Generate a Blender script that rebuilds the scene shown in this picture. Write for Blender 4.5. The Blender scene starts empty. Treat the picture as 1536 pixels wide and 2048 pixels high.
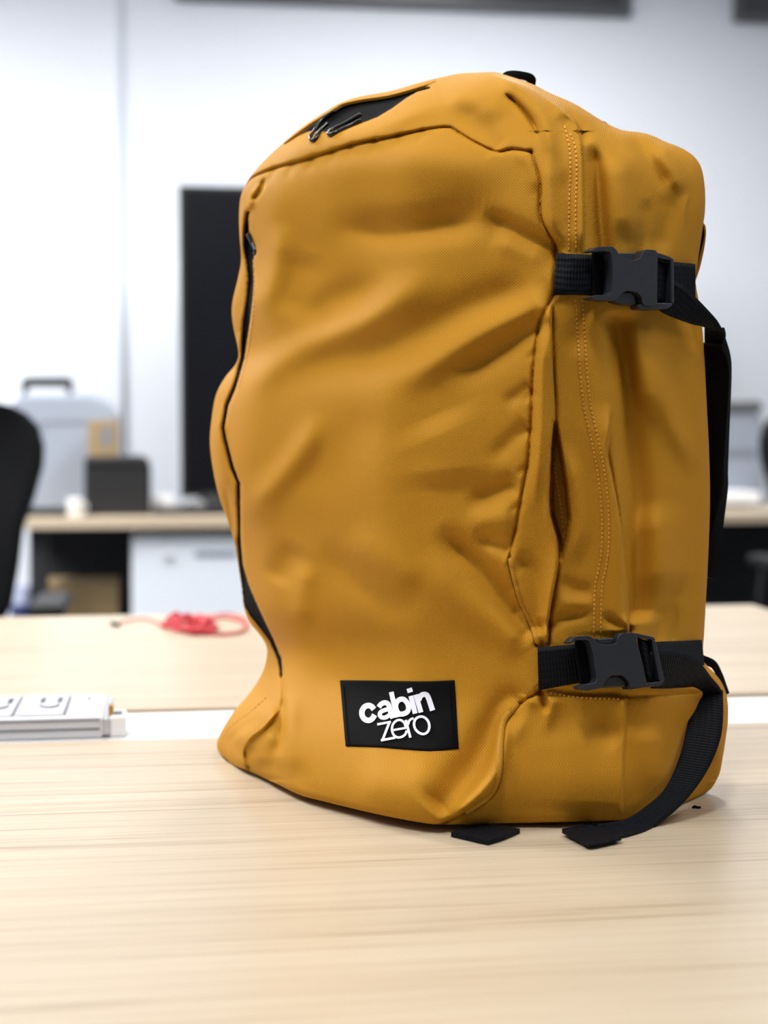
import bpy, bmesh, math, random
import numpy as np
from mathutils import Vector, Matrix

random.seed(4)
SC = bpy.context.scene
COL = SC.collection

# ------------------------------------------------------------------ camera
F = 3078.0                    # focal length in pixels of the 1536 x 2048 frame
CX, CY = 768.0, 1024.0
HORIZON = 850.0
TZ = 0.72                     # desk height
CH = 0.2632                   # camera height over the desk top
PITCH = math.atan((CY - HORIZON) / F)
CAM = np.array([0.0, 0.0, TZ + CH])
cam_d = bpy.data.cameras.new('camera')
cam = bpy.data.objects.new('camera', cam_d)
COL.objects.link(cam)
cam.location = CAM
cam.rotation_euler = (math.pi / 2 - PITCH, 0, 0)
cam_d.sensor_fit = 'VERTICAL'
cam_d.sensor_height = 24.0
cam_d.sensor_width = 18.0
cam_d.lens = F / 2048 * 24.0
cam_d.clip_start = 0.02
cam_d.dof.use_dof = True
cam_d.dof.focus_distance = 1.03
cam_d.dof.aperture_fstop = 3.2
SC.camera = cam

# ------------------------------------------------------------------ world and exposure
W = bpy.data.worlds.new('world')
SC.world = W
W.use_nodes = True
bg = W.node_tree.nodes['Background']
bg.inputs[0].default_value = (0.86, 0.92, 1.0, 1)
bg.inputs[1].default_value = 0.12
SC.view_settings.view_transform = 'Standard'
SC.view_settings.look = 'None'
SC.view_settings.gamma = 1.0
SC.view_settings.use_curve_mapping = False
SC.view_settings.exposure = -0.06

# ceiling luminaires: (x, y, size along x, size along y, strength); built as panels below
ROT = math.radians(8.0)
CEIL = 2.72
LAMPS = [(-0.12, 0.34, 0.30, 0.30, 78.0), (-1.7, 3.6, 0.6, 1.2, 88.0), (1.0, 3.9, 0.6, 1.2, 38.0),
         (-1.2, 0.9, 0.6, 1.2, 15.0), (1.5, 0.55, 0.6, 1.2, 10.0), (-0.2, 2.6, 0.6, 0.6, 12.0)]  # the right-front panel is an added, unseen source that brightens the bag's side

# ------------------------------------------------------------------ pixel helpers
def rayd(u, v):
    """direction of a pixel, scaled so that its world y component is 1"""
    u = np.asarray(u, float); v = np.asarray(v, float)
    x = (u - CX) / F; up = -(v - CY) / F
    y = math.cos(PITCH) + up * math.sin(PITCH)
    z = -math.sin(PITCH) + up * math.cos(PITCH)
    return np.stack([x / y, np.ones_like(y), z / y], -1)

def P(u, v, d):
    return CAM + rayd(u, v) * np.asarray(d, float)[..., None]

def table_d(u, v, z=TZ):
    r = rayd(u, v)
    return (z - CAM[2]) / r[..., 2]

E1 = np.array([math.cos(ROT), math.sin(ROT), 0.0]); E2 = np.array([-math.sin(ROT), math.cos(ROT), 0.0])
def room(p, q, z=0.0):
    return E1 * p + E2 * q + np.array([0, 0, z])
def to_room(w):
    return float(np.dot(w, E1)), float(np.dot(w, E2))
def px_on_desk(u, v, z=TZ):
    return to_room(P(u, v, table_d(u, v, z)))
def px_at_q(u, v, q):
    """point of a pixel's ray on the room plane q = const"""
    r = rayd(u, v)
    t = q / float(np.dot(r, E2))
    w = CAM + r * t
    return float(np.dot(w, E1)), w[2]

# ------------------------------------------------------------------ materials
def new_mat(name, color, rough=0.5, metal=0.0, spec=0.5):
    m = bpy.data.materials.new(name); m.use_nodes = True
    b = m.node_tree.nodes['Principled BSDF']
    b.inputs['Base Color'].default_value = (*color, 1)
    b.inputs['Roughness'].default_value = rough
    b.inputs['Metallic'].default_value = metal
    b.inputs['Specular IOR Level'].default_value = spec
    return m

def srgb(r, g, b):
    f = lambda c: (c / 255 / 12.92) if c / 255 <= 0.04045 else ((c / 255 + 0.055) / 1.055) ** 2.4
    return (f(r), f(g), f(b))

def speckle(m, scale=400.0, amount=0.08, bump=0.0, dist=0.0005):
    """fine tonal noise and relief"""
    nt = m.node_tree; b = nt.nodes['Principled BSDF']
    tc = nt.nodes.new('ShaderNodeTexCoord'); n = nt.nodes.new('ShaderNodeTexNoise')
    n.inputs['Scale'].default_value = scale; n.inputs['Detail'].default_value = 3
    nt.links.new(tc.outputs['Object'], n.inputs['Vector'])
    c = b.inputs['Base Color'].default_value[:3]
    r = nt.nodes.new('ShaderNodeValToRGB')
    r.color_ramp.elements[0].position = 0.3; r.color_ramp.elements[1].position = 0.7
    r.color_ramp.elements[0].color = (*[max(0, x * (1 - amount)) for x in c], 1)
    r.color_ramp.elements[1].color = (*[min(1, x * (1 + amount)) for x in c], 1)
    nt.links.new(n.outputs['Fac'], r.inputs[0]); nt.links.new(r.outputs[0], b.inputs['Base Color'])
    if bump:
        bp = nt.nodes.new('ShaderNodeBump'); bp.inputs['Strength'].default_value = bump
        bp.inputs['Distance'].default_value = dist
        nt.links.new(n.outputs['Fac'], bp.inputs['Height']); nt.links.new(bp.outputs[0], b.inputs['Normal'])
    return m

def weave_mat(name, color, period_u, period_v, rough, contrast, bump, kind='weave', sheen=0.0):
    """woven cloth: sine threads in UV metres"""
    m = new_mat(name, color, rough, 0, 0.11)
    nt = m.node_tree; b = nt.nodes['Principled BSDF']; N = nt.nodes.new; L = nt.links.new
    uv = N('ShaderNodeUVMap'); sep = N('ShaderNodeSeparateXYZ'); L(uv.outputs[0], sep.inputs[0])
    def sine(sock, per, ph=0.0):
        a = N('ShaderNodeMath'); a.operation = 'MULTIPLY_ADD'; L(sock, a.inputs[0])
        a.inputs[1].default_value = 2 * math.pi / per; a.inputs[2].default_value = ph
        s = N('ShaderNodeMath'); s.operation = 'SINE'; L(a.outputs[0], s.inputs[0]); return s.outputs[0]
    if kind == 'weave':
        mu = N('ShaderNodeMath'); mu.operation = 'MULTIPLY'
        L(sine(sep.outputs[0], period_u), mu.inputs[0]); L(sine(sep.outputs[1], period_v), mu.inputs[1])
        val = mu.outputs[0]
    else:                     # webbing: ribs across with a finer thread along
        a = sine(sep.outputs[0], period_u); c = sine(sep.outputs[1], period_v)
        mu = N('ShaderNodeMath'); mu.operation = 'MULTIPLY_ADD'; L(a, mu.inputs[0]); mu.inputs[1].default_value = 0.6
        sc = N('ShaderNodeMath'); sc.operation = 'MULTIPLY'; L(c, sc.inputs[0]); sc.inputs[1].default_value = 0.4
        L(sc.outputs[0], mu.inputs[2]); val = mu.outputs[0]
    mr = N('ShaderNodeMapRange'); mr.inputs[1].default_value = -1; mr.inputs[2].default_value = 1
    L(val, mr.inputs[0])
    ns = N('ShaderNodeTexNoise'); ns.inputs['Scale'].default_value = 900; L(uv.outputs[0], ns.inputs['Vector'])
    ad = N('ShaderNodeMath'); ad.operation = 'MULTIPLY_ADD'; L(ns.outputs['Fac'], ad.inputs[0])
    ad.inputs[1].default_value = 0.35; L(mr.outputs[0], ad.inputs[2])
    r = N('ShaderNodeValToRGB')
    r.color_ramp.elements[0].color = (*[x * (1 - contrast) for x in color], 1); r.color_ramp.elements[0].position = 0.15
    r.color_ramp.elements[1].color = (*[min(1, x * (1 + contrast)) for x in color], 1); r.color_ramp.elements[1].position = 1.0
    L(ad.outputs[0], r.inputs[0]); L(r.outputs[0], b.inputs['Base Color'])
    bp = N('ShaderNodeBump'); bp.inputs['Strength'].default_value = bump; bp.inputs['Distance'].default_value = 0.0006
    L(ad.outputs[0], bp.inputs['Height']); L(bp.outputs[0], b.inputs['Normal'])
    if sheen:
        b.inputs['Sheen Weight'].default_value = sheen
        b.inputs['Sheen Roughness'].default_value = 0.4
        b.inputs['Sheen Tint'].default_value = (*[min(1, x * 2.0) for x in color], 1)
    return m

def wood_mat(name, base, dark, light, rough=0.35, coat=0.0):
    m = new_mat(name, base, rough, 0, 0.5)
    nt = m.node_tree; b = nt.nodes['Principled BSDF']; N = nt.nodes.new; L = nt.links.new
    tc = N('ShaderNodeTexCoord')
    def streak(sx, sy, scale, detail, rg):
        mp = N('ShaderNodeMapping'); mp.inputs['Scale'].default_value = (sx, sy, sy)
        L(tc.outputs['Object'], mp.inputs[0])
        n = N('ShaderNodeTexNoise'); n.inputs['Scale'].default_value = scale
        n.inputs['Detail'].default_value = detail; n.inputs['Roughness'].default_value = rg
        L(mp.outputs[0], n.inputs['Vector']); return n.outputs['Fac']
    s1 = streak(1.3, 60, 2.0, 5, 0.65); s2 = streak(3.0, 260, 1.5, 3, 0.6); s3 = streak(0.8, 9, 1.6, 2, 0.5)
    m1 = N('ShaderNodeMath'); m1.operation = 'MULTIPLY_ADD'; L(s2, m1.inputs[0]); m1.inputs[1].default_value = 0.45
    m2 = N('ShaderNodeMath'); m2.operation = 'MULTIPLY'; L(s1, m2.inputs[0]); m2.inputs[1].default_value = 0.55
    L(m2.outputs[0], m1.inputs[2])
    m3 = N('ShaderNodeMath'); m3.operation = 'MULTIPLY_ADD'; L(s3, m3.inputs[0]); m3.inputs[1].default_value = 0.25
    L(m1.outputs[0], m3.inputs[2])
    r = N('ShaderNodeValToRGB'); e = r.color_ramp.elements
    e[0].position = 0.42; e[0].color = (*dark, 1); e[1].position = 0.80; e[1].color = (*light, 1)
    k = r.color_ramp.elements.new(0.57); k.color = (*base, 1)
    L(m3.outputs[0], r.inputs[0]); L(r.outputs[0], b.inputs['Base Color'])
    bp = N('ShaderNodeBump'); bp.inputs['Strength'].default_value = 0.08; bp.inputs['Distance'].default_value = 0.0004
    L(m1.outputs[0], bp.inputs['Height']); L(bp.outputs[0], b.inputs['Normal'])
    return m

MUSTARD = srgb(184, 131, 35)
M = {}
M['canvas'] = weave_mat('mustard_canvas', MUSTARD, 0.0021, 0.0021, 0.66, 0.15, 0.28, sheen=0.0)
M['canvas_plain'] = speckle(new_mat('mustard_cord', MUSTARD, 0.65, 0, 0.25), 900, 0.10, 0.2)
M['thread'] = new_mat('mustard_thread', srgb(222, 160, 62), 0.6)
M['web'] = weave_mat('black_webbing', srgb(13, 16, 22), 0.0021, 0.0042, 0.55, 0.5, 0.8, 'web')
M['black_cloth'] = speckle(new_mat('black_cloth', srgb(7, 7, 9), 0.9, 0, 0.1), 1500, 0.3, 0.3)
M['label_cloth'] = speckle(new_mat('label_cloth', srgb(11, 11, 14), 0.85, 0, 0.1), 2500, 0.35, 0.4)
M['plastic'] = speckle(new_mat('black_plastic', srgb(34, 38, 46), 0.36, 0, 0.6), 2500, 0.15, 0.25)
M['gloss_black'] = new_mat('gloss_black', srgb(14, 15, 18), 0.22, 0, 0.6)
M['white_thread'] = speckle(new_mat('white_embroidery', srgb(232, 234, 246), 0.7), 3000, 0.06, 0.4)
M['wood'] = wood_mat('desk_laminate', srgb(190, 174, 150), srgb(140, 122, 98), srgb(205, 192, 170), 0.32)
M['wood_edge'] = wood_mat('desk_edge', srgb(205, 182, 148), srgb(182, 158, 126), srgb(222, 200, 168), 0.45)
M['wall'] = speckle(new_mat('wall_paint', srgb(226, 232, 242), 0.75, 0, 0.3), 60, 0.012)
M['ceiling'] = speckle(new_mat('ceiling_tile', srgb(235, 236, 238), 0.85, 0, 0.2), 90, 0.02)
M['floor'] = speckle(new_mat('carpet', srgb(78, 80, 86), 0.95, 0, 0.1), 300, 0.25, 0.4)
M['white_plastic'] = speckle(new_mat('white_plastic', srgb(238, 240, 243), 0.35), 800, 0.01)
M['white_metal'] = speckle(new_mat('white_metal', srgb(226, 233, 242), 0.4), 800, 0.01)
M['grey_line'] = new_mat('grey_groove', srgb(120, 124, 134), 0.5)
M['strip'] = speckle(new_mat('strip_plastic', srgb(214, 217, 224), 0.35), 800, 0.01)
M['alu'] = speckle(new_mat('aluminium', srgb(196, 198, 204), 0.35, 0.55), 1200, 0.03)
M['gold'] = new_mat('brass_pin', srgb(190, 150, 80), 0.3, 0.9)
M['dark'] = speckle(new_mat('dark_panel', srgb(26, 28, 31), 0.7), 300, 0.12)
M['chair'] = speckle(new_mat('black_mesh', srgb(18, 20, 24), 0.8, 0, 0.3), 700, 0.35, 0.4)
M['chair_plastic'] = speckle(new_mat('chair_plastic', srgb(17, 18, 21), 0.55), 500, 0.1)
M['case'] = speckle(new_mat('pale_grey_case', srgb(142, 150, 164), 0.5), 500, 0.02)
M['carton'] = speckle(new_mat('carton', srgb(146, 124, 88), 0.85), 120, 0.08)
M['carton_print'] = speckle(new_mat('carton_print', srgb(120, 120, 122), 0.8), 120, 0.1)
M['screen'] = new_mat('black_screen', srgb(10, 12, 18), 0.3, 0, 0.2)
M['bezel'] = new_mat('black_bezel', srgb(16, 17, 20), 0.5)
M['dark_glass'] = new_mat('dark_glass', srgb(70, 72, 76), 0.25, 0, 0.5)
M['frame_grey'] = new_mat('frame_grey', srgb(88, 90, 94), 0.5)
M['red'] = speckle(new_mat('red_cord', srgb(206, 38, 56), 0.55), 900, 0.1)
M['navy'] = new_mat('navy_band', srgb(40, 48, 96), 0.6)
M['bluegrey'] = speckle(new_mat('blue_grey_tube', srgb(150, 158, 184), 0.6), 300, 0.05)
M['lamp'] = None

# ------------------------------------------------------------------ object helpers
def tag(o, label=None, cat=None, group=None, kind=None):
    if label: o['label'] = label
    if cat: o['category'] = cat
    if group: o['group'] = group
    if kind: o['kind'] = kind
    return o

def empty(name, loc, rz=0.0):
    o = bpy.data.objects.new(name, None); COL.objects.link(o)
    o.location = loc; o.rotation_euler = (0, 0, rz); o.empty_display_size = 0.05
    return o

def link(name, me, mat, parent=None, smooth=False):
    o = bpy.data.objects.new(name, me); COL.objects.link(o)
    if mat is not None: me.materials.append(mat)
    if smooth: me.polygons.foreach_set('use_smooth', [True] * len(me.polygons))
    if parent is not None: o.parent = parent
    return o

def from_bm(name, bm, mat, parent=None, smooth=False):
    bmesh.ops.recalc_face_normals(bm, faces=bm.faces)
    me = bpy.data.meshes.new(name); bm.to_mesh(me); bm.free()
    return link(name, me, mat, parent, smooth)

def bm_box(bm, c, s, bevel=0.0, seg=2, rot=None):
    r = bmesh.ops.create_cube(bm, size=1.0)
    vs = r['verts']
    for v in vs:
        v.co = Vector((v.co.x * s[0], v.co.y * s[1], v.co.z * s[2]))
    if bevel > 0:
        es = list({e for v in vs for e in v.link_edges})
        rr = bmesh.ops.bevel(bm, geom=es, offset=bevel, segments=seg, profile=0.5, affect='EDGES')
        vs = list({v for f in rr['faces'] for v in f.verts} | {v for v in vs if v.is_valid})
    for v in vs:
        if rot is not None: v.co = rot @ v.co
        v.co += Vector(c)
    return vs

def box(name, c, s, mat, parent=None, bevel=0.0, rot=None):
    bm = bmesh.new(); bm_box(bm, c, s, bevel, 2, rot)
    return from_bm(name, bm, mat, parent)

def catmull(pts, n, closed=False):
    """smooth resampling of a polyline (any dimension) to n points by length"""
    p = np.asarray(pts, float)
    if closed: ext = np.vstack([p[-1], p, p[0], p[1]])
    else: ext = np.vstack([2 * p[0] - p[1], p, 2 * p[-1] - p[-2]])
    out = []
    K = 14
    for i in range(1, len(ext) - 2):
        a, b, c, d = ext[i - 1], ext[i], ext[i + 1], ext[i + 2]
        for k in range(K):
            t = k / K
            out.append(0.5 * (2 * b + (c - a) * t + (2 * a - 5 * b + 4 * c - d) * t * t + (3 * b - a - 3 * c + d) * t ** 3))
    if not closed: out.append(ext[-2])
    out = np.array(out)
    if closed: out = np.vstack([out, out[0]])
    ln = np.r_[0, np.cumsum(np.linalg.norm(np.diff(out, axis=0), axis=1))]
    ts = np.linspace(0, ln[-1], n + (1 if closed else 0))
    res = np.stack([np.interp(ts, ln, out[:, k]) for k in range(out.shape[1])], -1)
    return res[:-1] if closed else res

def tube(name, pts, rad, mat, parent=None, n=8, closed=False, origin=(0, 0, 0), flat=1.0):
    """round cord along 3-D points"""
    p = np.asarray(pts, float) - np.asarray(origin, float); m = len(p)
    rad = np.broadcast_to(rad, (m,))
    t = np.roll(p, -1, 0) - np.roll(p, 1, 0) if closed else np.gradient(p, axis=0)
    t /= np.linalg.norm(t, axis=1)[:, None] + 1e-12
    ref = np.array([0.0, 1.0, 0.001])
    a = np.cross(t, ref); a /= np.linalg.norm(a, axis=1)[:, None] + 1e-9
    b = np.cross(a, t)
    ang = np.linspace(0, 2 * math.pi, n, endpoint=False)
    V = (p[:, None] + rad[:, None, None] * (np.cos(ang)[None, :, None] * a[:, None] + flat * np.sin(ang)[None, :, None] * b[:, None])).reshape(-1, 3)
    Fs = []
    for i in range(m if closed else m - 1):
        j = (i + 1) % m
        for k in range(n):
            Fs.append((i * n + k, i * n + (k + 1) % n, j * n + (k + 1) % n, j * n + k))
    if not closed:
        Fs.append(tuple(range(n))[::-1]); Fs.append(tuple(range((m - 1) * n, m * n)))
    me = bpy.data.meshes.new(name); me.from_pydata(V.tolist(), [], Fs); me.update()
    o = link(name, me, mat, parent, True)
    return o

# ------------------------------------------------------------------ room shell
def room_box(name, p0, p1, q0, q1, z0, z1, mat, kind=None, parent=None, bevel=0.0):
    c = room((p0 + p1) / 2, (q0 + q1) / 2, (z0 + z1) / 2)
    bm = bmesh.new(); bm_box(bm, (0, 0, 0), (p1 - p0, q1 - q0, z1 - z0), bevel)
    o = from_bm(name, bm, mat)
    if parent is not None:
        o.parent = parent
        o.location = Vector(c) - parent.location
        inv = Matrix.Rotation(-parent.rotation_euler.z, 3, 'Z'); o.location = inv @ o.location
        o.rotation_euler = (0, 0, ROT - parent.rotation_euler.z)
    else:
        o.location = c; o.rotation_euler = (0, 0, ROT)
    if kind: o['kind'] = kind
    return o

QW = 5.55                                           # back wall
room_box('floor', -4.2, 4.2, -2.6, QW, -0.08, 0.0, M['floor'], 'structure')
room_box('wall_back', -4.2, 4.2, QW, QW + 0.12, 0.0, CEIL, M['wall'], 'structure')
room_box('ceiling', -4.2, 4.2, -2.6, QW, CEIL, CEIL + 0.08, M['ceiling'], 'structure')
room_box('wall_right', 4.2, 4.32, -2.6, QW, 0.0, CEIL, M['wall'], 'structure')
room_box('wall_left', -4.32, -4.2, -2.6, QW, 0.0, CEIL, M['wall'], 'structure')
pp, _ = px_at_q(236, 60, QW - 0.03)
room_box('wall_pier', -4.2, pp, QW - 0.03, QW, 0.0, CEIL, M['wall'], 'structure')
room_box('baseboard_back', pp, 4.2, QW - 0.012, QW, 0.0, 0.07, M['frame_grey'], 'structure')

# dark clerestory panes high on the back wall
def clerestory(name, u0, u1, v, u_ref):
    p0, z = px_at_q(u_ref, v, QW)
    a, _ = px_at_q(u0, v, QW)
    b = px_at_q(u1, v, QW)[0] if u1 else 4.0
    r = empty(name, room((a + b) / 2, QW, z)); r.rotation_euler.z = ROT
    r['kind'] = 'structure'
    h = CEIL - 0.10 - z; w = b - a
    box('window_pane', (0, -0.012, h / 2), (w - 0.05, 0.012, h - 0.05), M['dark_glass'], r)
    for nm, c, s in (('window_frame', (0, -0.02, 0.0125), (w, 0.04, 0.025)), ('window_frame', (0, -0.02, h - 0.0125), (w, 0.04, 0.025)),
                     ('window_frame', (-w / 2 + 0.0125, -0.02, h / 2), (0.025, 0.04, h - 0.05)), ('window_frame', (w / 2 - 0.0125, -0.02, h / 2), (0.025, 0.04, h - 0.05))):
        box(nm, c, s, M['frame_grey'], r, 0.003)
    return r
clerestory('window_1', 352, 1257, 36, 1250)
clerestory('window_2', 1464, None, 47, 1500)

# ceiling luminaires
def lamp_mat(s):
    m = bpy.data.materials.new('led_panel'); m.use_nodes = True
    b = m.node_tree.nodes['Principled BSDF']
    b.inputs['Base Color'].default_value = (0.9, 0.9, 0.9, 1)
    b.inputs['Emission Color'].default_value = (1.0, 0.98, 0.955, 1)
    b.inputs['Emission Strength'].default_value = s
    return m
LAMP_LABELS = ['small square LED ceiling panel above the backpack', 'long LED ceiling panel above the desk with the black box',
               'long LED ceiling panel above the desk with the grey machine', 'long LED ceiling panel beside the power strip end of the desks',
               'long LED ceiling panel beyond the strap side of the backpack', 'square LED ceiling panel above the aisle between desk rows']
for i, (p, q, sp, sq, st) in enumerate(LAMPS):
    w = room(p, q, CEIL)
    r = empty('ceiling_light', w, ROT)
    tag(r, LAMP_LABELS[i], 'ceiling light', 'LED ceiling panels')
    bm = bmesh.new()
    for c, s in (((0, sq / 2 + 0.012, -0.012), (sp + 0.048, 0.024, 0.024)), ((0, -sq / 2 - 0.012, -0.012), (sp + 0.048, 0.024, 0.024)),
                 ((sp / 2 + 0.012, 0, -0.012), (0.024, sq, 0.024)), ((-sp / 2 - 0.012, 0, -0.012), (0.024, sq, 0.024))):
        bm_box(bm, c, s)
    from_bm('lamp_frame', bm, M['white_metal'], r)
    box('diffuser', (0, 0, -0.007), (sp, sq, 0.012), lamp_mat(st), r)

# ------------------------------------------------------------------ desks
q_near_far = px_on_desk(300, 1478)[1]               # far edge of the near desk
q_far_near = px_on_desk(300, 1416)[1]               # near edge of the facing desk
q_far_far = px_on_desk(200, 1231)[1]                # its far edge
q3 = px_on_desk(250, 1036)[1]                       # third row, near edge
p3_left = px_on_desk(40, 1036)[0]

def desk(name, p0, p1, q0, q1, label, panel=None, frame='white_metal'):
    r = empty(name, room((p0 + p1) / 2, (q0 + q1) / 2, 0), ROT)
    tag(r, label, 'desk')
    w, d = p1 - p0, q1 - q0
    t = 0.03
    box('desk_top', (0, 0, TZ - t / 2), (w, d, t), M['wood'], r, 0.0015)
    for sx in (-1, 1):
        for sy in (-1, 1):
            box('leg', (sx * (w / 2 - 0.05), sy * (d / 2 - 0.06), (TZ - t) / 2), (0.05, 0.05, TZ - t), M[frame], r, 0.004)
    box('rail', (0, d / 2 - 0.06, TZ - t - 0.03), (w - 0.15, 0.03, 0.05), M[frame], r)
    if panel: box('modesty_panel', (0, panel * (d / 2 - 0.10), TZ - t - 0.29), (w - 0.15, 0.018, 0.58), M['dark'], r)
    return r

desk('desk', -0.85, 0.85, q_near_far - 0.72, q_near_far, 'pale wood desk carrying the mustard backpack')
desk('desk', -0.85, 0.85, q_far_near, q_far_far, 'pale wood desk with the red cord lying on it')
desk('desk', p3_left, p3_left + 1.35, q3, q3 + 0.72, 'wooden desk with black box and grey case, drawer cabinet under it', 1, 'dark')
desk('desk', p3_left + 1.352, p3_left + 2.75, q3, q3 + 0.72, 'wooden desk by the back wall with a grey machine and dark chair before it', 1, 'dark')

# white duct cover bridging the two facing desks
r = empty('cable_duct', room(0, (q_near_far + q_far_near) / 2, TZ - 0.06), ROT)
tag(r, 'long flat white cable duct cover between the facing desks', 'cable duct')
wq = q_far_near - q_near_far
box('cover', (0, 0, 0.052), (1.7, wq - 0.002, 0.008), M['white_plastic'], r, 0.001)
box('tray', (0, 0, 0.022), (1.7, wq - 0.012, 0.05), M['white_metal'], r, 0.001)
tz_d = TZ - 0.06 + 0.056

# ------------------------------------------------------------------ power strip on the duct
def power_strip():
    # end face pixel: near lower corner (205,1476), near upper edge v = 1432
    pe, qn = px_on_desk(207, 1477, tz_d)
    _, ztop = px_at_q(207, 1433, qn)
    h = ztop - tz_d
    d = 0.112
    Lg = 0.42
    r = empty('power_strip', room(pe - Lg / 2, qn + d / 2, tz_d), ROT)
    tag(r, 'white power strip with sockets lying on the duct between desks', 'power strip')
    box('body', (0, 0, h * 0.5), (Lg, d, h), M['strip'], r, 0.003)
    box('groove', (0, -d / 2 - 0.0002, h * 0.45), (Lg - 0.006, 0.0014, 0.0016), M['grey_line'], r)
    box('groove', (0, -d / 2 - 0.0002, h * 0.86), (Lg - 0.006, 0.0014, 0.0012), M['grey_line'], r)
    box('end_cap', (Lg / 2 + 0.002, 0, h * 0.5), (0.006, d - 0.004, h - 0.004), M['alu'], r, 0.0015)
    for k in range(5):
        xc = Lg / 2 - 0.0545 - k * 0.0435
        s = box('socket', (xc, 0, h + 0.0006), (0.040, d - 0.020, 0.0022), M['strip'], r, 0.001)
        for sx in (-1, 1):
            box('slot', (xc + 0.006 + sx * 0.0075, 0.020, h + 0.0018), (0.0046, 0.024, 0.0012), M['gloss_black'], s)
        arc = [(xc + 0.006 + 0.0085 * math.cos(a), 0.000 + 0.018 * math.sin(a), h + 0.0018) for a in np.linspace(math.pi * 1.12, math.pi * 1.88, 9)]
        tube('earth_slot', arc, 0.0017, M['grey_line'], s, 6)
        box('divider', (xc + 0.0215, 0.0, h + 0.0006), (0.0012, d - 0.020, 0.0016), M['grey_line'], r)
    box('indicator', (Lg / 2 - 0.016, 0.03, h + 0.0004), (0.004, 0.004, 0.0016), M['grey_line'], r)
    # connector that leaves the end cap
    c = box('connector', (Lg / 2 + 0.012, -d / 2 + 0.020, 0.009), (0.014, 0.034, 0.018), M['white_plastic'], r, 0.002)
    box('clip', (Lg / 2 + 0.012, -d / 2 + 0.018, 0.0185), (0.007, 0.010, 0.002), M['grey_line'], c)
    box('pin', (Lg / 2 + 0.006, -d / 2 + 0.017, 0.020), (0.004, 0.012, 0.012), M['gold'], c)
power_strip()

# ------------------------------------------------------------------ red cord on the far desk
def desk_pts(px, lift):
    return [P(u, v, table_d(u, v)) + np.array([0, 0, lift]) for u, v in px]
loc = P(370, 1262, table_d(370, 1262)); loc[2] = TZ
rc = empty('red_cord', loc)
tag(rc, 'tangled red cord with small black end on the pale desk', 'cord')
rr = 0.0022
tube('cord', catmull(desk_pts([(232, 1253), (250, 1246), (285, 1240), (312, 1248), (330, 1257)], rr), 40), rr * 0.55, M['red'], rc, 6, origin=loc)
tube('cord', catmull(desk_pts([(405, 1250), (440, 1238), (475, 1243), (492, 1256), (470, 1270), (430, 1272), (405, 1262)], rr), 50), rr * 0.75, M['red'], rc, 6, origin=loc)
tube('cord', catmull(desk_pts([(400, 1244), (450, 1232), (490, 1244), (486, 1266), (440, 1274)], rr * 1.5), 50), rr * 0.6, M['red'], rc, 6, origin=loc)
for k in range(9):
    o = random.uniform(-1, 1)
    pts = []
    for a in np.linspace(0, 2 * math.pi, 14, endpoint=False):
        u = 385 + 3 * o * 6 + (34 + 10 * random.random()) * math.cos(a); v = 1258 + 2 * o + (9 + 4 * random.random()) * math.sin(a) + 0.10 * (u - 385)
        pts.append(P(u, v, table_d(u, v)) + np.array([0, 0, rr + 0.0018 * k * random.random()]))
    tube('coil', catmull(pts, 48, True), rr * 0.9, M['red'], rc, 6, True, origin=loc)
tube('plug', desk_pts([(322, 1256), (335, 1257), (352, 1258)], 0.004), [0.003, 0.0048, 0.004], M['red'], rc, 10, origin=loc)
tube('end_tip', desk_pts([(224, 1251), (236, 1254)], 0.003), 0.0032, M['gloss_black'], rc, 10, origin=loc)

# ------------------------------------------------------------------ things in the back row
def prism_px(name, px, q, depth, mat, parent, bevel=0.006):
    """outline seen in pixels, standing on the room plane q, with real depth behind it"""
    pts = [px_at_q(u, v, q) for u, v in px]
    bm = bmesh.new()
    lo = Matrix.Rotation(-parent.rotation_euler.z, 3, 'Z')
    def w(p, z, qq): return lo @ (Vector(room(p, qq, z)) - parent.location)
    a = [bm.verts.new(w(p, z, q)) for p, z in pts]; b = [bm.verts.new(w(p, z, q + depth)) for p, z in pts]
    bm.faces.new(a); bm.faces.new(b[::-1])
    n = len(a)
    for i in range(n):
        bm.faces.new((a[i], b[i], b[(i + 1) % n], a[(i + 1) % n]))
    if bevel:
        bmesh.ops.bevel(bm, geom=list(bm.edges), offset=bevel, segments=2, profile=0.5, affect='EDGES')
    return from_bm(name, bm, mat, parent)

def desk_thing(name, label, cat, u, q, group=None):
    p, _ = px_at_q(u, 1000, q)
    r = empty(name, room(p, q, TZ), ROT)
    return tag(r, label, cat, group)

def vdesk(u, q):
    """pixel row at which the desk top lies on plane q"""
    p, _ = px_at_q(u, 1000, q)
    w = room(p, q, TZ) - CAM
    c = w[1] * math.cos(PITCH) - w[2] * math.sin(PITCH); up = w[1] * math.sin(PITCH) + w[2] * math.cos(PITCH)
    return CY - F * up / c

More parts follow.
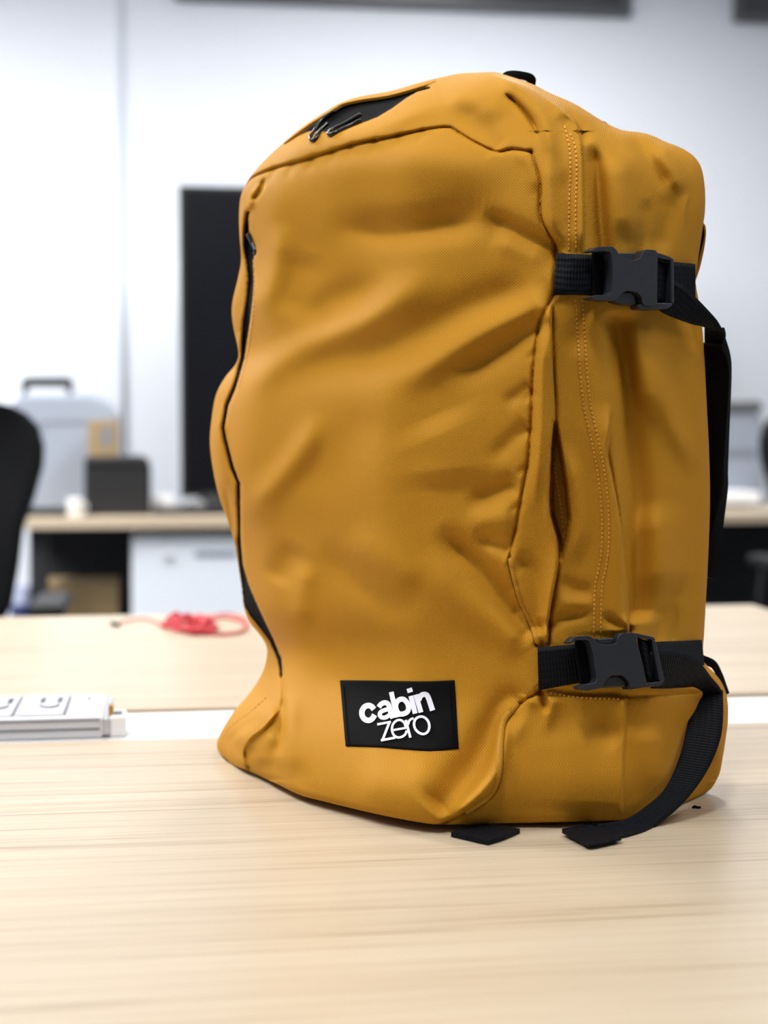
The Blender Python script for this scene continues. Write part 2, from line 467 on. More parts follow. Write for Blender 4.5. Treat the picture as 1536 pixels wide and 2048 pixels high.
# pale grey carrying case with dark handle
def grey_case(u0, q, label):
    k = u0 - 22
    r = desk_thing('carrying_case', label, 'case', 130 + k, q)
    vb = vdesk(130 + k, q)
    prism_px('body', [(22 + k, 806), (38 + k, 788), (182 + k, 788), (216 + k, 802), (238 + k, 832), (238 + k, vb), (22 + k, vb)], q, 0.22, M['case'], r, 0.012)
    h = prism_px('handle', [(42 + k, 789), (42 + k, 760), (52 + k, 754), (136 + k, 754), (146 + k, 760), (146 + k, 789), (134 + k, 789), (134 + k, 772), (54 + k, 772), (54 + k, 789)], q + 0.09, 0.03, M['chair_plastic'], r, 0.004)
    for uu in (60, 196):
        prism_px('latch', [(uu + k, 852), (uu + 20 + k, 852), (uu + 20 + k, 884), (uu + k, 884)], q - 0.008, 0.012, M['alu'], r, 0.002)
    prism_px('seam', [(24 + k, 842), (236 + k, 842), (236 + k, 846), (24 + k, 846)], q - 0.003, 0.006, M['grey_line'], r, 0)
    return r
grey_case(22, q3 + 0.46, 'pale grey carrying case with dark handle behind the black box')
# the grey machine on the right-hand desk
def machine():
    q = q3 + 0.40
    r = desk_thing('printer', 'light grey office machine on the desk beside the backpack strap', 'printer', 1480, q)
    vb = vdesk(1480, q)
    prism_px('body', [(1420, 836), (1436, 820), (1512, 816), (1526, 834), (1530, vb), (1420, vb)], q, 0.26, M['case'], r, 0.012)
    prism_px('lid', [(1416, 816), (1424, 804), (1520, 802), (1528, 812), (1526, 822), (1416, 824)], q - 0.01, 0.28, M['frame_grey'], r, 0.006)
    prism_px('paper_slot', [(1436, 900), (1512, 900), (1512, 910), (1436, 910)], q - 0.004, 0.006, M['grey_line'], r, 0)
    prism_px('output_tray', [(1430, vb - 28), (1522, vb - 28), (1522, vb - 4), (1430, vb - 4)], q - 0.14, 0.14, M['white_plastic'], r, 0.004)
machine()

q = q3 + 0.34
r = desk_thing('carton', 'small tan printed carton standing behind the black box', 'box', 205, q)
vb = vdesk(205, q)
prism_px('body', [(176, 842), (236, 838), (236, vb), (176, vb)], q, 0.08, M['carton'], r, 0.003)
prism_px('print', [(202, 852), (222, 850), (226, 880), (212, 900), (198, 884)], q - 0.0015, 0.003, M['carton_print'], r, 0)

q = q3 + 0.12
r = desk_thing('black_box', 'black box with rounded corner at the desk edge', 'box', 232, q)
vb = vdesk(232, q)
prism_px('body', [(168, 914), (282, 912), (296, 920), (301, 936), (301, vb), (168, vb)], q, 0.18, M['chair_plastic'], r, 0.008)
prism_px('lid_seam', [(169, 930), (300, 930), (300, 933), (169, 933)], q - 0.002, 0.004, M['gloss_black'], r, 0)

def lathe(name, prof, mat, parent, n=24, loc=(0, 0, 0)):
    V = []; Fs = []
    for (rad, z) in prof:
        for k in range(n):
            a = 2 * math.pi * k / n; V.append((loc[0] + rad * math.cos(a), loc[1] + rad * math.sin(a), loc[2] + z))
    for i in range(len(prof) - 1):
        for k in range(n):
            Fs.append((i * n + k, i * n + (k + 1) % n, (i + 1) * n + (k + 1) % n, (i + 1) * n + k))
    Fs.append(tuple(range(n))[::-1]); Fs.append(tuple(range((len(prof) - 1) * n, len(prof) * n)))
    me = bpy.data.meshes.new(name); me.from_pydata(V, [], Fs); me.update()
    return link(name, me, mat, parent, True)

r = desk_thing('cup', 'small white cup beside the black box', 'cup', 150, q3 + 0.08)
lathe('bowl', [(0.017, 0), (0.019, 0.002), (0.023, 0.05), (0.0235, 0.052), (0.021, 0.050), (0.016, 0.006)], M['white_plastic'], r)
tube('handle', [(0.022, 0, 0.040), (0.032, 0, 0.036), (0.033, 0, 0.022), (0.021, 0, 0.014)], 0.003, M['white_plastic'], r, 6)

r = desk_thing('tape_roll', 'white paper roll beside the black display on the desk', 'roll', 326, q3 + 0.36)
lathe('roll', [(0.030, 0), (0.033, 0.002), (0.033, 0.048), (0.030, 0.05), (0.014, 0.05), (0.013, 0.002)], M['white_plastic'], r)

def keyboard(u, q, w, d, label, cat):
    r = desk_thing('keyboard', label, cat, u, q)
    box('base', (0, 0, 0.008), (w, d, 0.016), M['chair_plastic'], r, 0.003)
    bm = bmesh.new()
    nx = int(w / 0.019)
    for i in range(nx):
        for j in range(int(d / 0.021)):
            bm_box(bm, (-w / 2 + 0.012 + i * (w - 0.02) / nx, -d / 2 + 0.014 + j * 0.02, 0.018), (0.015, 0.015, 0.006))
    o = from_bm('keys', bm, M['gloss_black'], r); o['kind'] = 'stuff'
keyboard(75, q3 + 0.16, 0.17, 0.12, 'low black keypad on the desk by the chair', 'keyboard')
keyboard(405, q3 + 0.17, 0.30, 0.13, 'black keyboard lying before the black display', 'keyboard')
r = desk_thing('mouse', 'grey mouse lying behind the black keyboard', 'mouse', 392, q3 + 0.33)
lathe('body', [(0.030, 0), (0.034, 0.006), (0.030, 0.022), (0.016, 0.033), (0.004, 0.036)], M['carton_print'], r)
box('wheel', (0, -0.012, 0.034), (0.006, 0.014, 0.008), M['gloss_black'], r, 0.002)

r = desk_thing('cable', 'heap of black cable on the desk before the black display', 'cable', 436, q3 + 0.45)
for k in range(6):
    a0 = random.uniform(0, 6.28); rx = 0.075 - 0.007 * k; ry = 0.045 - 0.004 * k
    tube('loop', catmull([(rx * math.cos(a) + 0.01 * math.cos(3 * a + a0), ry * math.sin(a), 0.006 + 0.007 * k + 0.003 * math.sin(2 * a + a0)) for a in np.linspace(0, 2 * math.pi, 12, endpoint=False)], 40, True), 0.0055, M['chair_plastic'], r, 6, True)
# tall black display behind the desk
q = q3 + 0.60
pl, zt = px_at_q(357, 369, q)
Wd, Hd = 1.66, zt - TZ - 0.03
r = empty('display', room(pl + Wd / 2, q, TZ), ROT)
tag(r, 'large black flat display standing on the desk at the wall', 'display')
box('housing', (0, 0.022, 0.03 + Hd / 2), (Wd, 0.035, Hd), M['bezel'], r, 0.006)
box('screen', (0, 0.003, 0.03 + Hd / 2), (Wd - 0.03, 0.006, Hd - 0.03), M['screen'], r, 0.001)
for s in (-1, 1):
    box('foot', (s * 0.5, 0.02, 0.015), (0.05, 0.20, 0.03), M['bezel'], r, 0.004)

# drawer cabinet, carton and tube under the third desk
q = q3 + 0.03
p0, zc = px_at_q(262, 1072, q)
r = empty('drawer_cabinet', room(p0 + 0.21, q + 0.26, 0), ROT)
tag(r, 'white metal drawer cabinet under the wooden desk', 'cabinet')
hc = zc
box('body', (0, 0.008, hc / 2 + 0.02), (0.42, 0.50, hc - 0.04), M['white_metal'], r, 0.008)
zs = [0.03, 0.27, 0.42, hc - 0.02]
for i in range(3):
    d_ = box('drawer', (0, -0.252, (zs[i] + zs[i + 1]) / 2), (0.405, 0.02, zs[i + 1] - zs[i] - 0.006), M['white_metal'], r, 0.003)
    box('handle', (0.03, -0.264, zs[i + 1] - 0.03), (0.12, 0.008, 0.012), M['case'], d_, 0.002)
lathe('lock', [(0.012, -0.004), (0.012, 0.004), (0.008, 0.006)], M['alu'], r, 16, (-0.105, -0.262, hc - 0.06))
for sx in (-1, 1):
    for sy in (-1, 1):
        lathe('castor', [(0.012, 0), (0.02, 0.006), (0.02, 0.03), (0.01, 0.042)], M['chair_plastic'], r, 14, (sx * 0.16, sy * 0.19, 0))

q = q3 + 0.14
p0, zb = px_at_q(76, 1172, q); p1, _ = px_at_q(236, 1172, q)
r = empty('cardboard_box', room((p0 + p1) / 2, q + 0.12, 0), ROT)
tag(r, 'brown cardboard box on the floor under the desk', 'box')
box('body', (0, 0, zb / 2), (p1 - p0, 0.24, zb), M['carton'], r, 0.003)
box('flap', (0, -0.061, zb + 0.0015), (p1 - p0 - 0.004, 0.118, 0.003), M['carton'], r)
box('flap', (0, 0.061, zb + 0.0015), (p1 - p0 - 0.004, 0.118, 0.003), M['carton'], r)

q = q3 + 0.12
p0, zb = px_at_q(43, 1170, q)
r = empty('poster_tube', room(p0, q, 0), ROT)
tag(r, 'blue-grey poster tube with navy band beside the cardboard box', 'tube')
lathe('tube', [(0.030, 0), (0.032, 0.004), (0.032, zb - 0.012), (0.024, zb - 0.002), (0.012, zb)], M['bluegrey'], r)
lathe('band', [(0.0322, zb - 0.09), (0.0335, zb - 0.088), (0.0335, zb - 0.055), (0.0322, zb - 0.053)], M['navy'], r)

# office chairs
def office_chair(loc, rz, label):
    r = empty('office_chair', loc, rz)
    tag(r, label, 'chair', None)
    prof = [(0.56, 0.15), (0.62, 0.18), (0.70, 0.195), (0.775, 0.205), (0.84, 0.228), (0.90, 0.245), (0.94, 0.247), (0.98, 0.236), (1.005, 0.215), (1.022, 0.185), (1.032, 0.14), (1.036, 0.08)]
    bm = bmesh.new(); nx = 17
    def sheet(off):
        rows = []
        for z, hw in prof:
            row = []
            for i in range(nx):
                t = i / (nx - 1) * 2 - 1
                y = 0.20 - 0.05 * t * t + 0.10 * ((z - 0.8)) ** 2 * 2 + off * (1 - 0.6 * abs(t) ** 4)
                row.append(bm.verts.new((t * hw, y, z)))
            rows.append(row)
        return rows
    A, B = sheet(-0.02), sheet(0.02)
    for i in range(len(prof) - 1):
        for j in range(nx - 1):
            bm.faces.new((A[i][j], A[i][j + 1], A[i + 1][j + 1], A[i + 1][j])); bm.faces.new((B[i][j + 1], B[i][j], B[i + 1][j], B[i + 1][j + 1]))
        bm.faces.new((A[i][0], A[i + 1][0], B[i + 1][0], B[i][0])); bm.faces.new((A[i + 1][-1], A[i][-1], B[i][-1], B[i + 1][-1]))
    for j in range(nx - 1):
        bm.faces.new((A[0][j + 1], A[0][j], B[0][j], B[0][j + 1])); bm.faces.new((A[-1][j], A[-1][j + 1], B[-1][j + 1], B[-1][j]))
    from_bm('backrest', bm, M['chair'], r, True)
    box('seat', (0, -0.04, 0.46), (0.48, 0.46, 0.075), M['chair'], r, 0.03)
    tube('back_bar', catmull([(0, 0.02, 0.40), (0, 0.18, 0.41), (0, 0.25, 0.50), (0, 0.225, 0.72)], 20), 0.018, M['chair_plastic'], r, 8)
    for s in (-1, 1):
        a = tube('armrest', catmull([(s * 0.25, 0.06, 0.44), (s * 0.275, 0.06, 0.52), (s * 0.27, 0.05, 0.62)], 12), 0.014, M['chair_plastic'], r, 8)
        box('arm_pad', (s * 0.27, -0.02, 0.635), (0.065, 0.24, 0.028), M['chair_plastic'], a, 0.010)
    tube('column', [(0, -0.02, 0.09), (0, -0.02, 0.25), (0, -0.02, 0.42)], [0.026, 0.026, 0.022], M['alu'], r, 14)
    for k in range(5):
        a = 2 * math.pi * k / 5 + 0.3
        l_ = tube('base_leg', [(0, -0.02, 0.10), (0.15 * math.cos(a), -0.02 + 0.15 * math.sin(a), 0.092), (0.29 * math.cos(a), -0.02 + 0.29 * math.sin(a), 0.07)], [0.024, 0.02, 0.014], M['chair_plastic'], r, 8)
        lathe('castor', [(0.010, 0), (0.024, 0.008), (0.027, 0.027), (0.022, 0.048), (0.008, 0.058)], M['gloss_black'], l_, 12, (0.29 * math.cos(a), -0.02 + 0.29 * math.sin(a), 0))
    return r
pc, _ = px_at_q(88, 900, 3.2)
office_chair(room(pc - 0.247, 3.05, 0), ROT, 'black mesh office chair before the desk with the black box')
pc, _ = px_at_q(1512, 900, 3.9)
office_chair(room(pc + 0.247, 3.72, 0), ROT, 'dark office chair before the desk with the grey machine')

# ==================================================================== THE BACKPACK
BASE = P(870, 1600, 1.10); BASE[2] = TZ
bag = empty('backpack', BASE)
tag(bag, 'mustard yellow canvas backpack with black buckled straps standing on desk', 'backpack')

# outline as seen, clockwise from the top
SIL_R = [(985, 144), (1005, 148), (1060, 166), (1100, 186), (1150, 208), (1200, 239), (1240, 259), (1275, 264), (1302, 270), (1330, 283), (1365, 297),
         (1390, 315), (1404, 340), (1410, 380), (1410, 420), (1407, 445), (1402, 480), (1396, 520), (1391, 560), (1397, 600), (1404, 650), (1409, 720),
         (1413, 800), (1418, 900), (1420, 1000), (1417, 1100), (1412, 1200), (1408, 1270), (1406, 1300), (1409, 1328), (1425, 1342), (1445, 1368),
         (1455, 1400), (1456, 1440), (1451, 1480), (1446, 1512), (1437, 1552), (1412, 1586), (1350, 1614), (1300, 1629), (1250, 1640), (1100, 1645),
         (1000, 1647), (900, 1650)]
SIL_L = [(985, 144), (960, 145), (920, 147), (880, 155), (840, 165), (780, 182), (720, 193), (680, 206), (640, 230), (600, 258), (570, 283), (545, 305),
         (520, 330), (500, 355), (490, 372), (481, 395), (478, 430), (479, 470), (482, 520), (475, 560), (464, 610), (466, 650), (477, 705), (470, 730),
         (450, 755), (432, 790), (423, 840), (420, 890), (428, 950), (440, 1000), (455, 1040), (470, 1090), (478, 1140), (484, 1180), (488, 1215),
         (500, 1245), (520, 1270), (532, 1290), (534, 1310), (525, 1345), (500, 1385), (470, 1420), (450, 1450), (437, 1475), (434, 1495), (443, 1512),
         (460, 1527), (500, 1543), (550, 1566), (600, 1590), (640, 1601), (700, 1616), (780, 1634), (860, 1648), (900, 1650)]
def mono(pts):
    p = catmull(pts, 600); v = np.maximum.accumulate(p[:, 1] + np.arange(len(p)) * 1e-5)
    return v, p[:, 0]
RV, RU = mono(SIL_R); LV, LU = mono(SIL_L)
Lsil = lambda v: np.interp(v, LV, LU)
Rsil = lambda v: np.interp(v, RV, RU)

SEAM_T = [(478, 392), (501, 358), (542, 338), (597, 322), (656, 304), (715, 286), (779, 274), (847, 260), (897, 255), (916, 265), (952, 286), (993, 304), (1025, 299), (1062, 304)]
SEAM_R = [(1062, 304), (1068, 322), (1080, 368), (1082, 436), (1107, 482), (1112, 510), (1108, 590), (1080, 645), (1067, 740), (1063, 830), (1057, 918), (1045, 984),
          (1033, 1050), (1019, 1116), (1024, 1146), (1039, 1200), (1060, 1244), (1074, 1290), (1078, 1384), (1040, 1408), (1014, 1440), (1006, 1480), (1000, 1551), (981, 1592), (936, 1624), (880, 1650)]
FOLD = [(1104, 600), (1103, 640), (1105, 740), (1109, 830), (1104, 890), (1100, 990), (1102, 1029), (1117, 1086), (1115, 1134), (1105, 1187), (1096, 1250), (1096, 1290)]
PANEL = [(1160, 258), (1165, 310), (1167, 384), (1168, 450), (1166, 510), (1180, 600), (1205, 700), (1222, 800), (1219, 860), (1213, 904), (1222, 951), (1237, 1035), (1246, 1110), (1255, 1200), (1258, 1268)]
ZIP_L = [(494, 423), (489, 463), (488, 489), (493, 528), (497, 560), (493, 600), (487, 640), (484, 680), (482, 715), (466, 774), (451, 811), (444, 855), (448, 880), (462, 937),
         (475, 968), (476, 1057), (475, 1085), (479, 1130), (483, 1165), (487, 1208), (500, 1232), (520, 1256), (540, 1283), (556, 1320), (562, 1358),
         (565, 1350), (563, 1318), (547, 1278), (531, 1245), (516, 1213), (504, 1185), (497, 1168), (486, 1130), (482, 1085), (481, 1057), (480, 966), (468, 935), (453, 878), (449, 855),
         (457, 811), (472, 776), (489, 717), (493, 688), (499, 650), (505, 600), (508, 560), (506, 522), (510, 508), (512, 500), (508, 487), (498, 463), (496, 437), (499, 422)]
ZIP_T = [(568, 286), (591, 265), (619, 245), (646, 228), (669, 214), (685, 204), (701, 200), (726, 197), (760, 194), (804, 184), (860, 173),
         (860, 177), (833, 184), (814, 195), (785, 216), (755, 234), (720, 247), (685, 259), (658, 263), (640, 263), (620, 262), (593, 271), (570, 285)]
SLIT = [(1109, 838), (1120, 900), (1132, 975), (1138, 1038), (1132, 1080), (1121, 1122), (1118, 1100), (1117, 1086), (1102, 1029), (1100, 990), (1104, 890)]
BASE_TOP = [(1078, 1384), (1106, 1379), (1163, 1388), (1251, 1393), (1385, 1386), (1425, 1380)]

# raster of the visible surface: depth (world y) per pixel
X0, X1, Y0, Y1, ST = 396.0, 1476.0, 126.0, 1668.0, 1.5
gx = np.arange(X0, X1 + 1, ST); gy = np.arange(Y0, Y1 + 1, ST)
GU, GV = np.meshgrid(gx, gy)

def blur(a, s):
    r = int(3 * s) + 1
    k = np.exp(-0.5 * (np.arange(-r, r + 1) / s) ** 2); k /= k.sum()
    b = np.pad(a, r, mode='edge')
    b = np.apply_along_axis(lambda m: np.convolve(m, k, 'valid'), 1, b)
    return np.apply_along_axis(lambda m: np.convolve(m, k, 'valid'), 0, b)

def base_depth():
    vk = [140, 220, 300, 420, 600, 850, 1150, 1400, 1560, 1655]
    dL = [1.15, 1.165, 1.17, 1.20, 1.22, 1.235, 1.22, 1.235, 1.22, 1.20]
    dZ = [1.12, 1.13, 1.135, 1.145, 1.155, 1.165, 1.16, 1.14, 1.13, 1.12]
    dM = [1.095, 1.075, 1.055, 1.045, 1.04, 1.04, 1.045, 1.045, 1.05, 1.06]
    dC = [1.085, 1.055, 1.025, 1.012, 1.005, 1.0, 1.0, 1.0, 1.005, 1.015]
    dF = [1.09, 1.06, 1.035, 1.022, 1.016, 1.014, 1.012, 1.012, 1.018, 1.03]
    dR = [1.11, 1.10, 1.088, 1.082, 1.08, 1.08, 1.08, 1.085, 1.09, 1.095]
    uC = ([150, 200, 245, 303, 430, 500, 590, 740, 918, 1116, 1290, 1384, 1440, 1551, 1592, 1624, 1650], [1000, 1025, 1062, 1068, 1082, 1112, 1108, 1067, 1057, 1019, 1074, 1078, 1030, 1010, 990, 960, 920])
    out = np.zeros_like(GU)
    for i, v in enumerate(gy):
        ve = min(v, 1480.0)
        l, r_ = float(Lsil(ve)), float(Rsil(ve))
        c = float(np.interp(v, *uC)); c = min(max(c, l + 0.55 * (r_ - l)), l + 0.82 * (r_ - l))
        f_ = max(c + 0.35 * (r_ - c), min(float(np.interp(v, [p[1] for p in PANEL], [p[0] for p in PANEL])), r_ - 20))
        if v > 1290: f_ = c + 0.65 * (r_ - c)
        z_ = l + 0.07 * (c - l) + 12
        us = [l, z_, l + 0.55 * (c - l) , c, f_, r_]
        ds = [float(np.interp(v, vk, d)) for d in (dL, dZ, dM, dC, dF, dR)]
        us = np.array(us); ds = np.array(ds)
        o = np.argsort(us)
        row = np.interp(gx, us[o], ds[o])
        row = np.where(gx < us[o][0], ds[o][0] + (us[o][0] - gx) * 0.0003, row)
        row = np.where(gx > us[o][-1], ds[o][-1] + (gx - us[o][-1]) * 0.0003, row)
        out[i] = row
    return blur(out, 24 / ST)
DB = base_depth()
# meet the desk along the lower outline
low = np.array([p for p in SIL_L if p[1] >= 1495 and p[0] < 900] + [p for p in SIL_R[::-1] if p[1] >= 1586])
vb_ = np.interp(gx, low[:, 0], low[:, 1])
dt_ = table_d(gx, vb_) - np.interp(gx, [434, 470, 560, 860, 980, 1250, 1400], [0.004, 0.012, 0.026, 0.026, 0.014, 0.010, 0.004])
def samp(A, u, v):
    u = np.clip((np.asarray(u, float) - X0) / ST, 0, len(gx) - 1.001); v = np.clip((np.asarray(v, float) - Y0) / ST, 0, len(gy) - 1.001)
    i = v.astype(int); j = u.astype(int); a = v - i; b = u - j
    return A[i, j] * (1 - a) * (1 - b) + A[i, j + 1] * (1 - a) * b + A[i + 1, j] * a * (1 - b) + A[i + 1, j + 1] * a * b
corr = dt_ - samp(DB, gx, vb_)
k = np.exp(-0.5 * (np.arange(-40, 41) / 12.0) ** 2); k /= k.sum()
corr = np.convolve(np.pad(corr, 40, mode='edge'), k, 'valid')
wgt = np.clip(1 - (vb_[None, :] - GV) / 260.0, 0, 1); wgt = wgt * wgt * (3 - 2 * wgt)
DB = DB + corr[None, :] * wgt

# ---- folds: heights in millimetres towards the viewer, drawn along strokes
H = np.zeros_like(GU)
def seg_dist(px, pad):
    """distance, signed side and run parameter of every raster point near a polyline"""
    p = np.asarray(px, float)
    j0 = max(0, int((p[:, 0].min() - pad - X0) / ST)); j1 = min(len(gx), int((p[:, 0].max() + pad - X0) / ST) + 2)
    i0 = max(0, int((p[:, 1].min() - pad - Y0) / ST)); i1 = min(len(gy), int((p[:, 1].max() + pad - Y0) / ST) + 2)
    U = GU[i0:i1, j0:j1]; V = GV[i0:i1, j0:j1]
    best = np.full(U.shape, 1e9); side = np.zeros(U.shape); run = np.zeros(U.shape)
    ln = np.r_[0, np.cumsum(np.linalg.norm(np.diff(p, axis=0), axis=1))]
    for a, b, s in zip(p[:-1], p[1:], ln[:-1]):
        d = b - a; L2 = d @ d + 1e-9
        t = np.clip(((U - a[0]) * d[0] + (V - a[1]) * d[1]) / L2, 0, 1)
        dx = U - a[0] - t * d[0]; dy = V - a[1] - t * d[1]
        dd = dx * dx + dy * dy
        m = dd < best
        best = np.where(m, dd, best); side = np.where(m, np.sign(d[0] * dy - d[1] * dx), side); run = np.where(m, s + t * math.sqrt(L2), run)
    return (slice(i0, i1), slice(j0, j1)), np.sqrt(best), side, run / ln[-1]

def fade(t, e0, e1):
    a = np.clip(t / max(e0, 1e-6), 0, 1) if e0 > 0 else 1.0
    b = np.clip((1 - t) / max(e1, 1e-6), 0, 1) if e1 > 0 else 1.0
    return np.sqrt(np.clip(a, 0, 1) * 1.0) * np.sqrt(np.clip(b, 0, 1) * 1.0) if False else (a * a * (3 - 2 * a) if e0 > 0 else 1.0) * (b * b * (3 - 2 * b) if e1 > 0 else 1.0)

def fold(px, mm, w, e=(0.3, 0.3), w2=None):
    """soft ridge (+) or valley (-); w2 gives another width on the right-hand side of the stroke"""
    p = catmull(px, max(8, 6 * len(px))) if len(px) > 2 else np.asarray(px, float)
    sl, d, s, t = seg_dist(p, 3.2 * max(w, w2 or 0))
    ww = w if w2 is None else np.where(s > 0, w2, w)
    H[sl] += 1.5 * mm * np.exp(-(d / ww) ** 2) * fade(t, *e)

def groove(px, mm, w, e=(0.0, 0.0)):
    p = catmull(px, 5 * len(px))
    sl, d, s, t = seg_dist(p, 4 * w)
    H[sl] -= mm * np.exp(-(d / w)) * fade(t, *e)

def step(px, mm, w, soft=2.0, e=(0.15, 0.15), sgn=1):
    """a lip: raised by mm on one side of the stroke (sgn=1: right-hand side when walking down the list in image space), dying out over w pixels"""
    p = catmull(px, 5 * len(px))
    sl, d, s, t = seg_dist(p, 4 * w)
    q_ = d * s * sgn
    up = 1 / (1 + np.exp(-np.clip(q_ / soft * 2, -30, 30)))
    H[sl] += mm * up * np.exp(-np.maximum(q_, 0) / w) * fade(t, *e)

def inside(poly, U, V):
    p = np.asarray(poly, float); r_ = np.zeros(np.shape(U), bool)
    x1, y1 = p[-1]
    for x2, y2 in p:
        c = ((y1 > V) != (y2 > V)) & (U < (x2 - x1) * (V - y1) / ((y2 - y1) or 1e-9) + x1)
        r_ ^= c; x1, y1 = x2, y2
    return r_

def pit(poly, mm, soft):
    m = blur(inside(poly, GU, GV).astype(float), soft / ST)
    np.subtract(H, mm * np.clip(m * 1.3, 0, 1), out=H)

# front panel, upper bulge and the crease below it
fold([(560, 335), (700, 320), (880, 320), (1040, 360)], 7, 55)
fold([(640, 445), (740, 462), (830, 460), (900, 448), (960, 440), (1010, 452)], -8, 42, (0.35, 0.3), 30)
fold([(960, 425), (1010, 450), (1060, 478), (1108, 500)], -6, 20, (0.3, 0.0), 34)
fold([(985, 470), (1050, 500), (1105, 520)], 3, 22)
# diagonals pulled from the upper strap
fold([(455, 785), (551, 728), (642, 682), (715, 650), (779, 605), (847, 559), (900, 530)], 7, 34, (0.2, 0.35))
fold([(590, 665), (660, 610), (720, 585), (770, 545)], -6, 38, (0.35, 0.35))
fold([(690, 760), (780, 700), (870, 650), (960, 610), (1090, 570)], -5, 40, (0.3, 0.2))
fold([(779, 790), (870, 723), (939, 677), (1007, 641), (1107, 597)], 6, 30, (0.3, 0.1))
fold([(900, 775), (980, 715), (1040, 672), (1095, 622)], -4, 26, (0.35, 0.1))
fold([(565, 440), (548, 540), (515, 640)], 4, 26)
fold([(620, 500), (600, 570), (570, 640)], -3, 36)
# left middle
fold([(486, 1050), (530, 992), (576, 937), (612, 887), (640, 815)], 5, 26)
fold([(600, 1010), (660, 930), (703, 878), (770, 800)], -3, 50)
fold([(860, 830), (890, 900), (900, 980)], 5, 75)
fold([(540, 1170), (575, 1120), (600, 1085)], -4, 28)
fold([(600, 1260), (605, 1180), (620, 1120)], 3, 24)
# lower right of the panel, pulled to the lower strap
fold([(870, 1052), (954, 1128), (1022, 1210), (1072, 1285)], -8, 25, (0.25, 0.1))
fold([(840, 1100), (900, 1180), (990, 1250), (1060, 1300)], 4, 32, (0.3, 0.15))
fold([(635, 1078), (703, 1151), (772, 1197), (850, 1240)], -4, 34)
fold([(690, 1060), (780, 1130), (850, 1180)], 3, 34)
fold([(925, 1015), (975, 992), (1045, 962)], -4.4, 22, (0.4, 0.2))
fold([(920, 1050), (975, 1040), (1030, 1030)], 2.2, 22, (0.4, 0.2))
fold([(940, 1072), (980, 1082), (1022, 1100)], -4, 18, (0.4, 0.1))
fold([(975, 930), (1010, 893), (1060, 845)], -2.2, 18, (0.4, 0.1))
fold([(1000, 812), (1030, 795), (1066, 770)], -2, 15, (0.4, 0.1))
# bottom of the panel
fold([(1075, 1392), (1020, 1425), (985, 1465), (950, 1525), (905, 1580), (862, 1630)], -9, 26, (0.2, 0.1), 40)
fold([(1040, 1398), (1014, 1430), (1004, 1473), (993, 1540), (954, 1592), (890, 1640)], 8, 15, (0.1, 0.15))
fold([(700, 1560), (820, 1575), (900, 1530)], 4, 60)
fold([(585, 1380), (575, 1460), (590, 1560)], 4, 26)
fold([(566, 1390), (560, 1460), (556, 1520)], -5, 12)
# left side of the bag
fold([(452, 800), (436, 860), (440, 930), (462, 1010)], 5, 14)
fold([(446, 960), (462, 1030), (472, 1090)], -3, 6)
fold([(478, 660), (480, 700), (470, 745)], 4, 9)
fold([(500, 540), (480, 640)], -2, 10)
fold([(490, 400), (484, 450), (486, 520)], 3, 6)
fold([(530, 362), (505, 392), (494, 430)], 3, 7)
fold([(532, 352), (520, 380), (500, 405)], -5, 5)
fold([(540, 1400), (500, 1460), (470, 1500)], 7, 26)
step([(563, 1416), (530, 1455), (500, 1480), (488, 1510), (498, 1545)], 8, 24, 1.2, (0.12, 0.06), 1)
groove([(563, 1350), (566, 1385), (563, 1430)], 8, 3, (0.0, 0.3))
fold([(445, 1500), (470, 1470), (520, 1430)], -2, 8)
fold([(560, 1460), (530, 1490), (520, 1540)], 4, 22)
# top gusset
fold([(545, 318), (640, 280), (740, 262), (830, 225), (900, 205)], 6, 22, (0.15, 0.3))
fold([(880, 190), (960, 200), (1000, 250)], 4, 30)
fold([(900, 200), (948, 245), (985, 285), (1000, 302)], -3, 22, (0.35, 0.1))
groove(SEAM_T, 7, 2.6, (0.1, 0.0))
step(SEAM_T[:9], 5, 30, 1.5, (0.1, 0.2), -1)
for u_ in (548, 585, 626, 668, 705, 752, 800, 846):                # puckers under the top seam
    v_ = float(np.interp(u_, [p[0] for p in SEAM_T], [p[1] for p in SEAM_T]))
    fold([(u_, v_ + 2), (u_ - 5, v_ + 16), (u_ - 14, v_ + 36)], -1.3, 7, (0.0, 0.7))
for v_, du in ((660, -26), (705, -22), (790, -24), (860, -30), (935, -26), (1010, -26), (1060, -22), (1170, -24), (1215, -26)):
    u_ = float(np.interp(v_, [p[1] for p in SEAM_R], [p[0] for p in SEAM_R]))
    fold([(u_ - 2, v_), (u_ + du * 0.5, v_ + 9), (u_ + du, v_ + 22)], -1.0, 8, (0.0, 0.7))
fold([(1020, 300), (1056, 325), (1074, 390)], 2, 14)
groove([(1005, 184), (1040, 214), (1066, 248), (1080, 285)], 12, 4, (0.2, 0.4))
fold([(985, 160), (1040, 182), (1085, 230), (1100, 280), (1110, 340)], 5, 16, (0.2, 0.3))
# right seam with its cord
groove(SEAM_R[:7], 7, 2.6)
groove(SEAM_R[6:18], 7, 2.6)
groove(SEAM_R[18:], 7, 2.6)
groove([(u + 2.5, v) for u, v in FOLD], 8, 2.6, (0.05, 0.0))
groove([(u + 2.5, v) for u, v in PANEL[8:]], 5, 3.0, (0.2, 0.0))
fold([(1095, 300), (1103, 400), (1120, 490)], 4, 16)
fold([(1128, 330), (1126, 400), (1130, 490)], -2, 18)
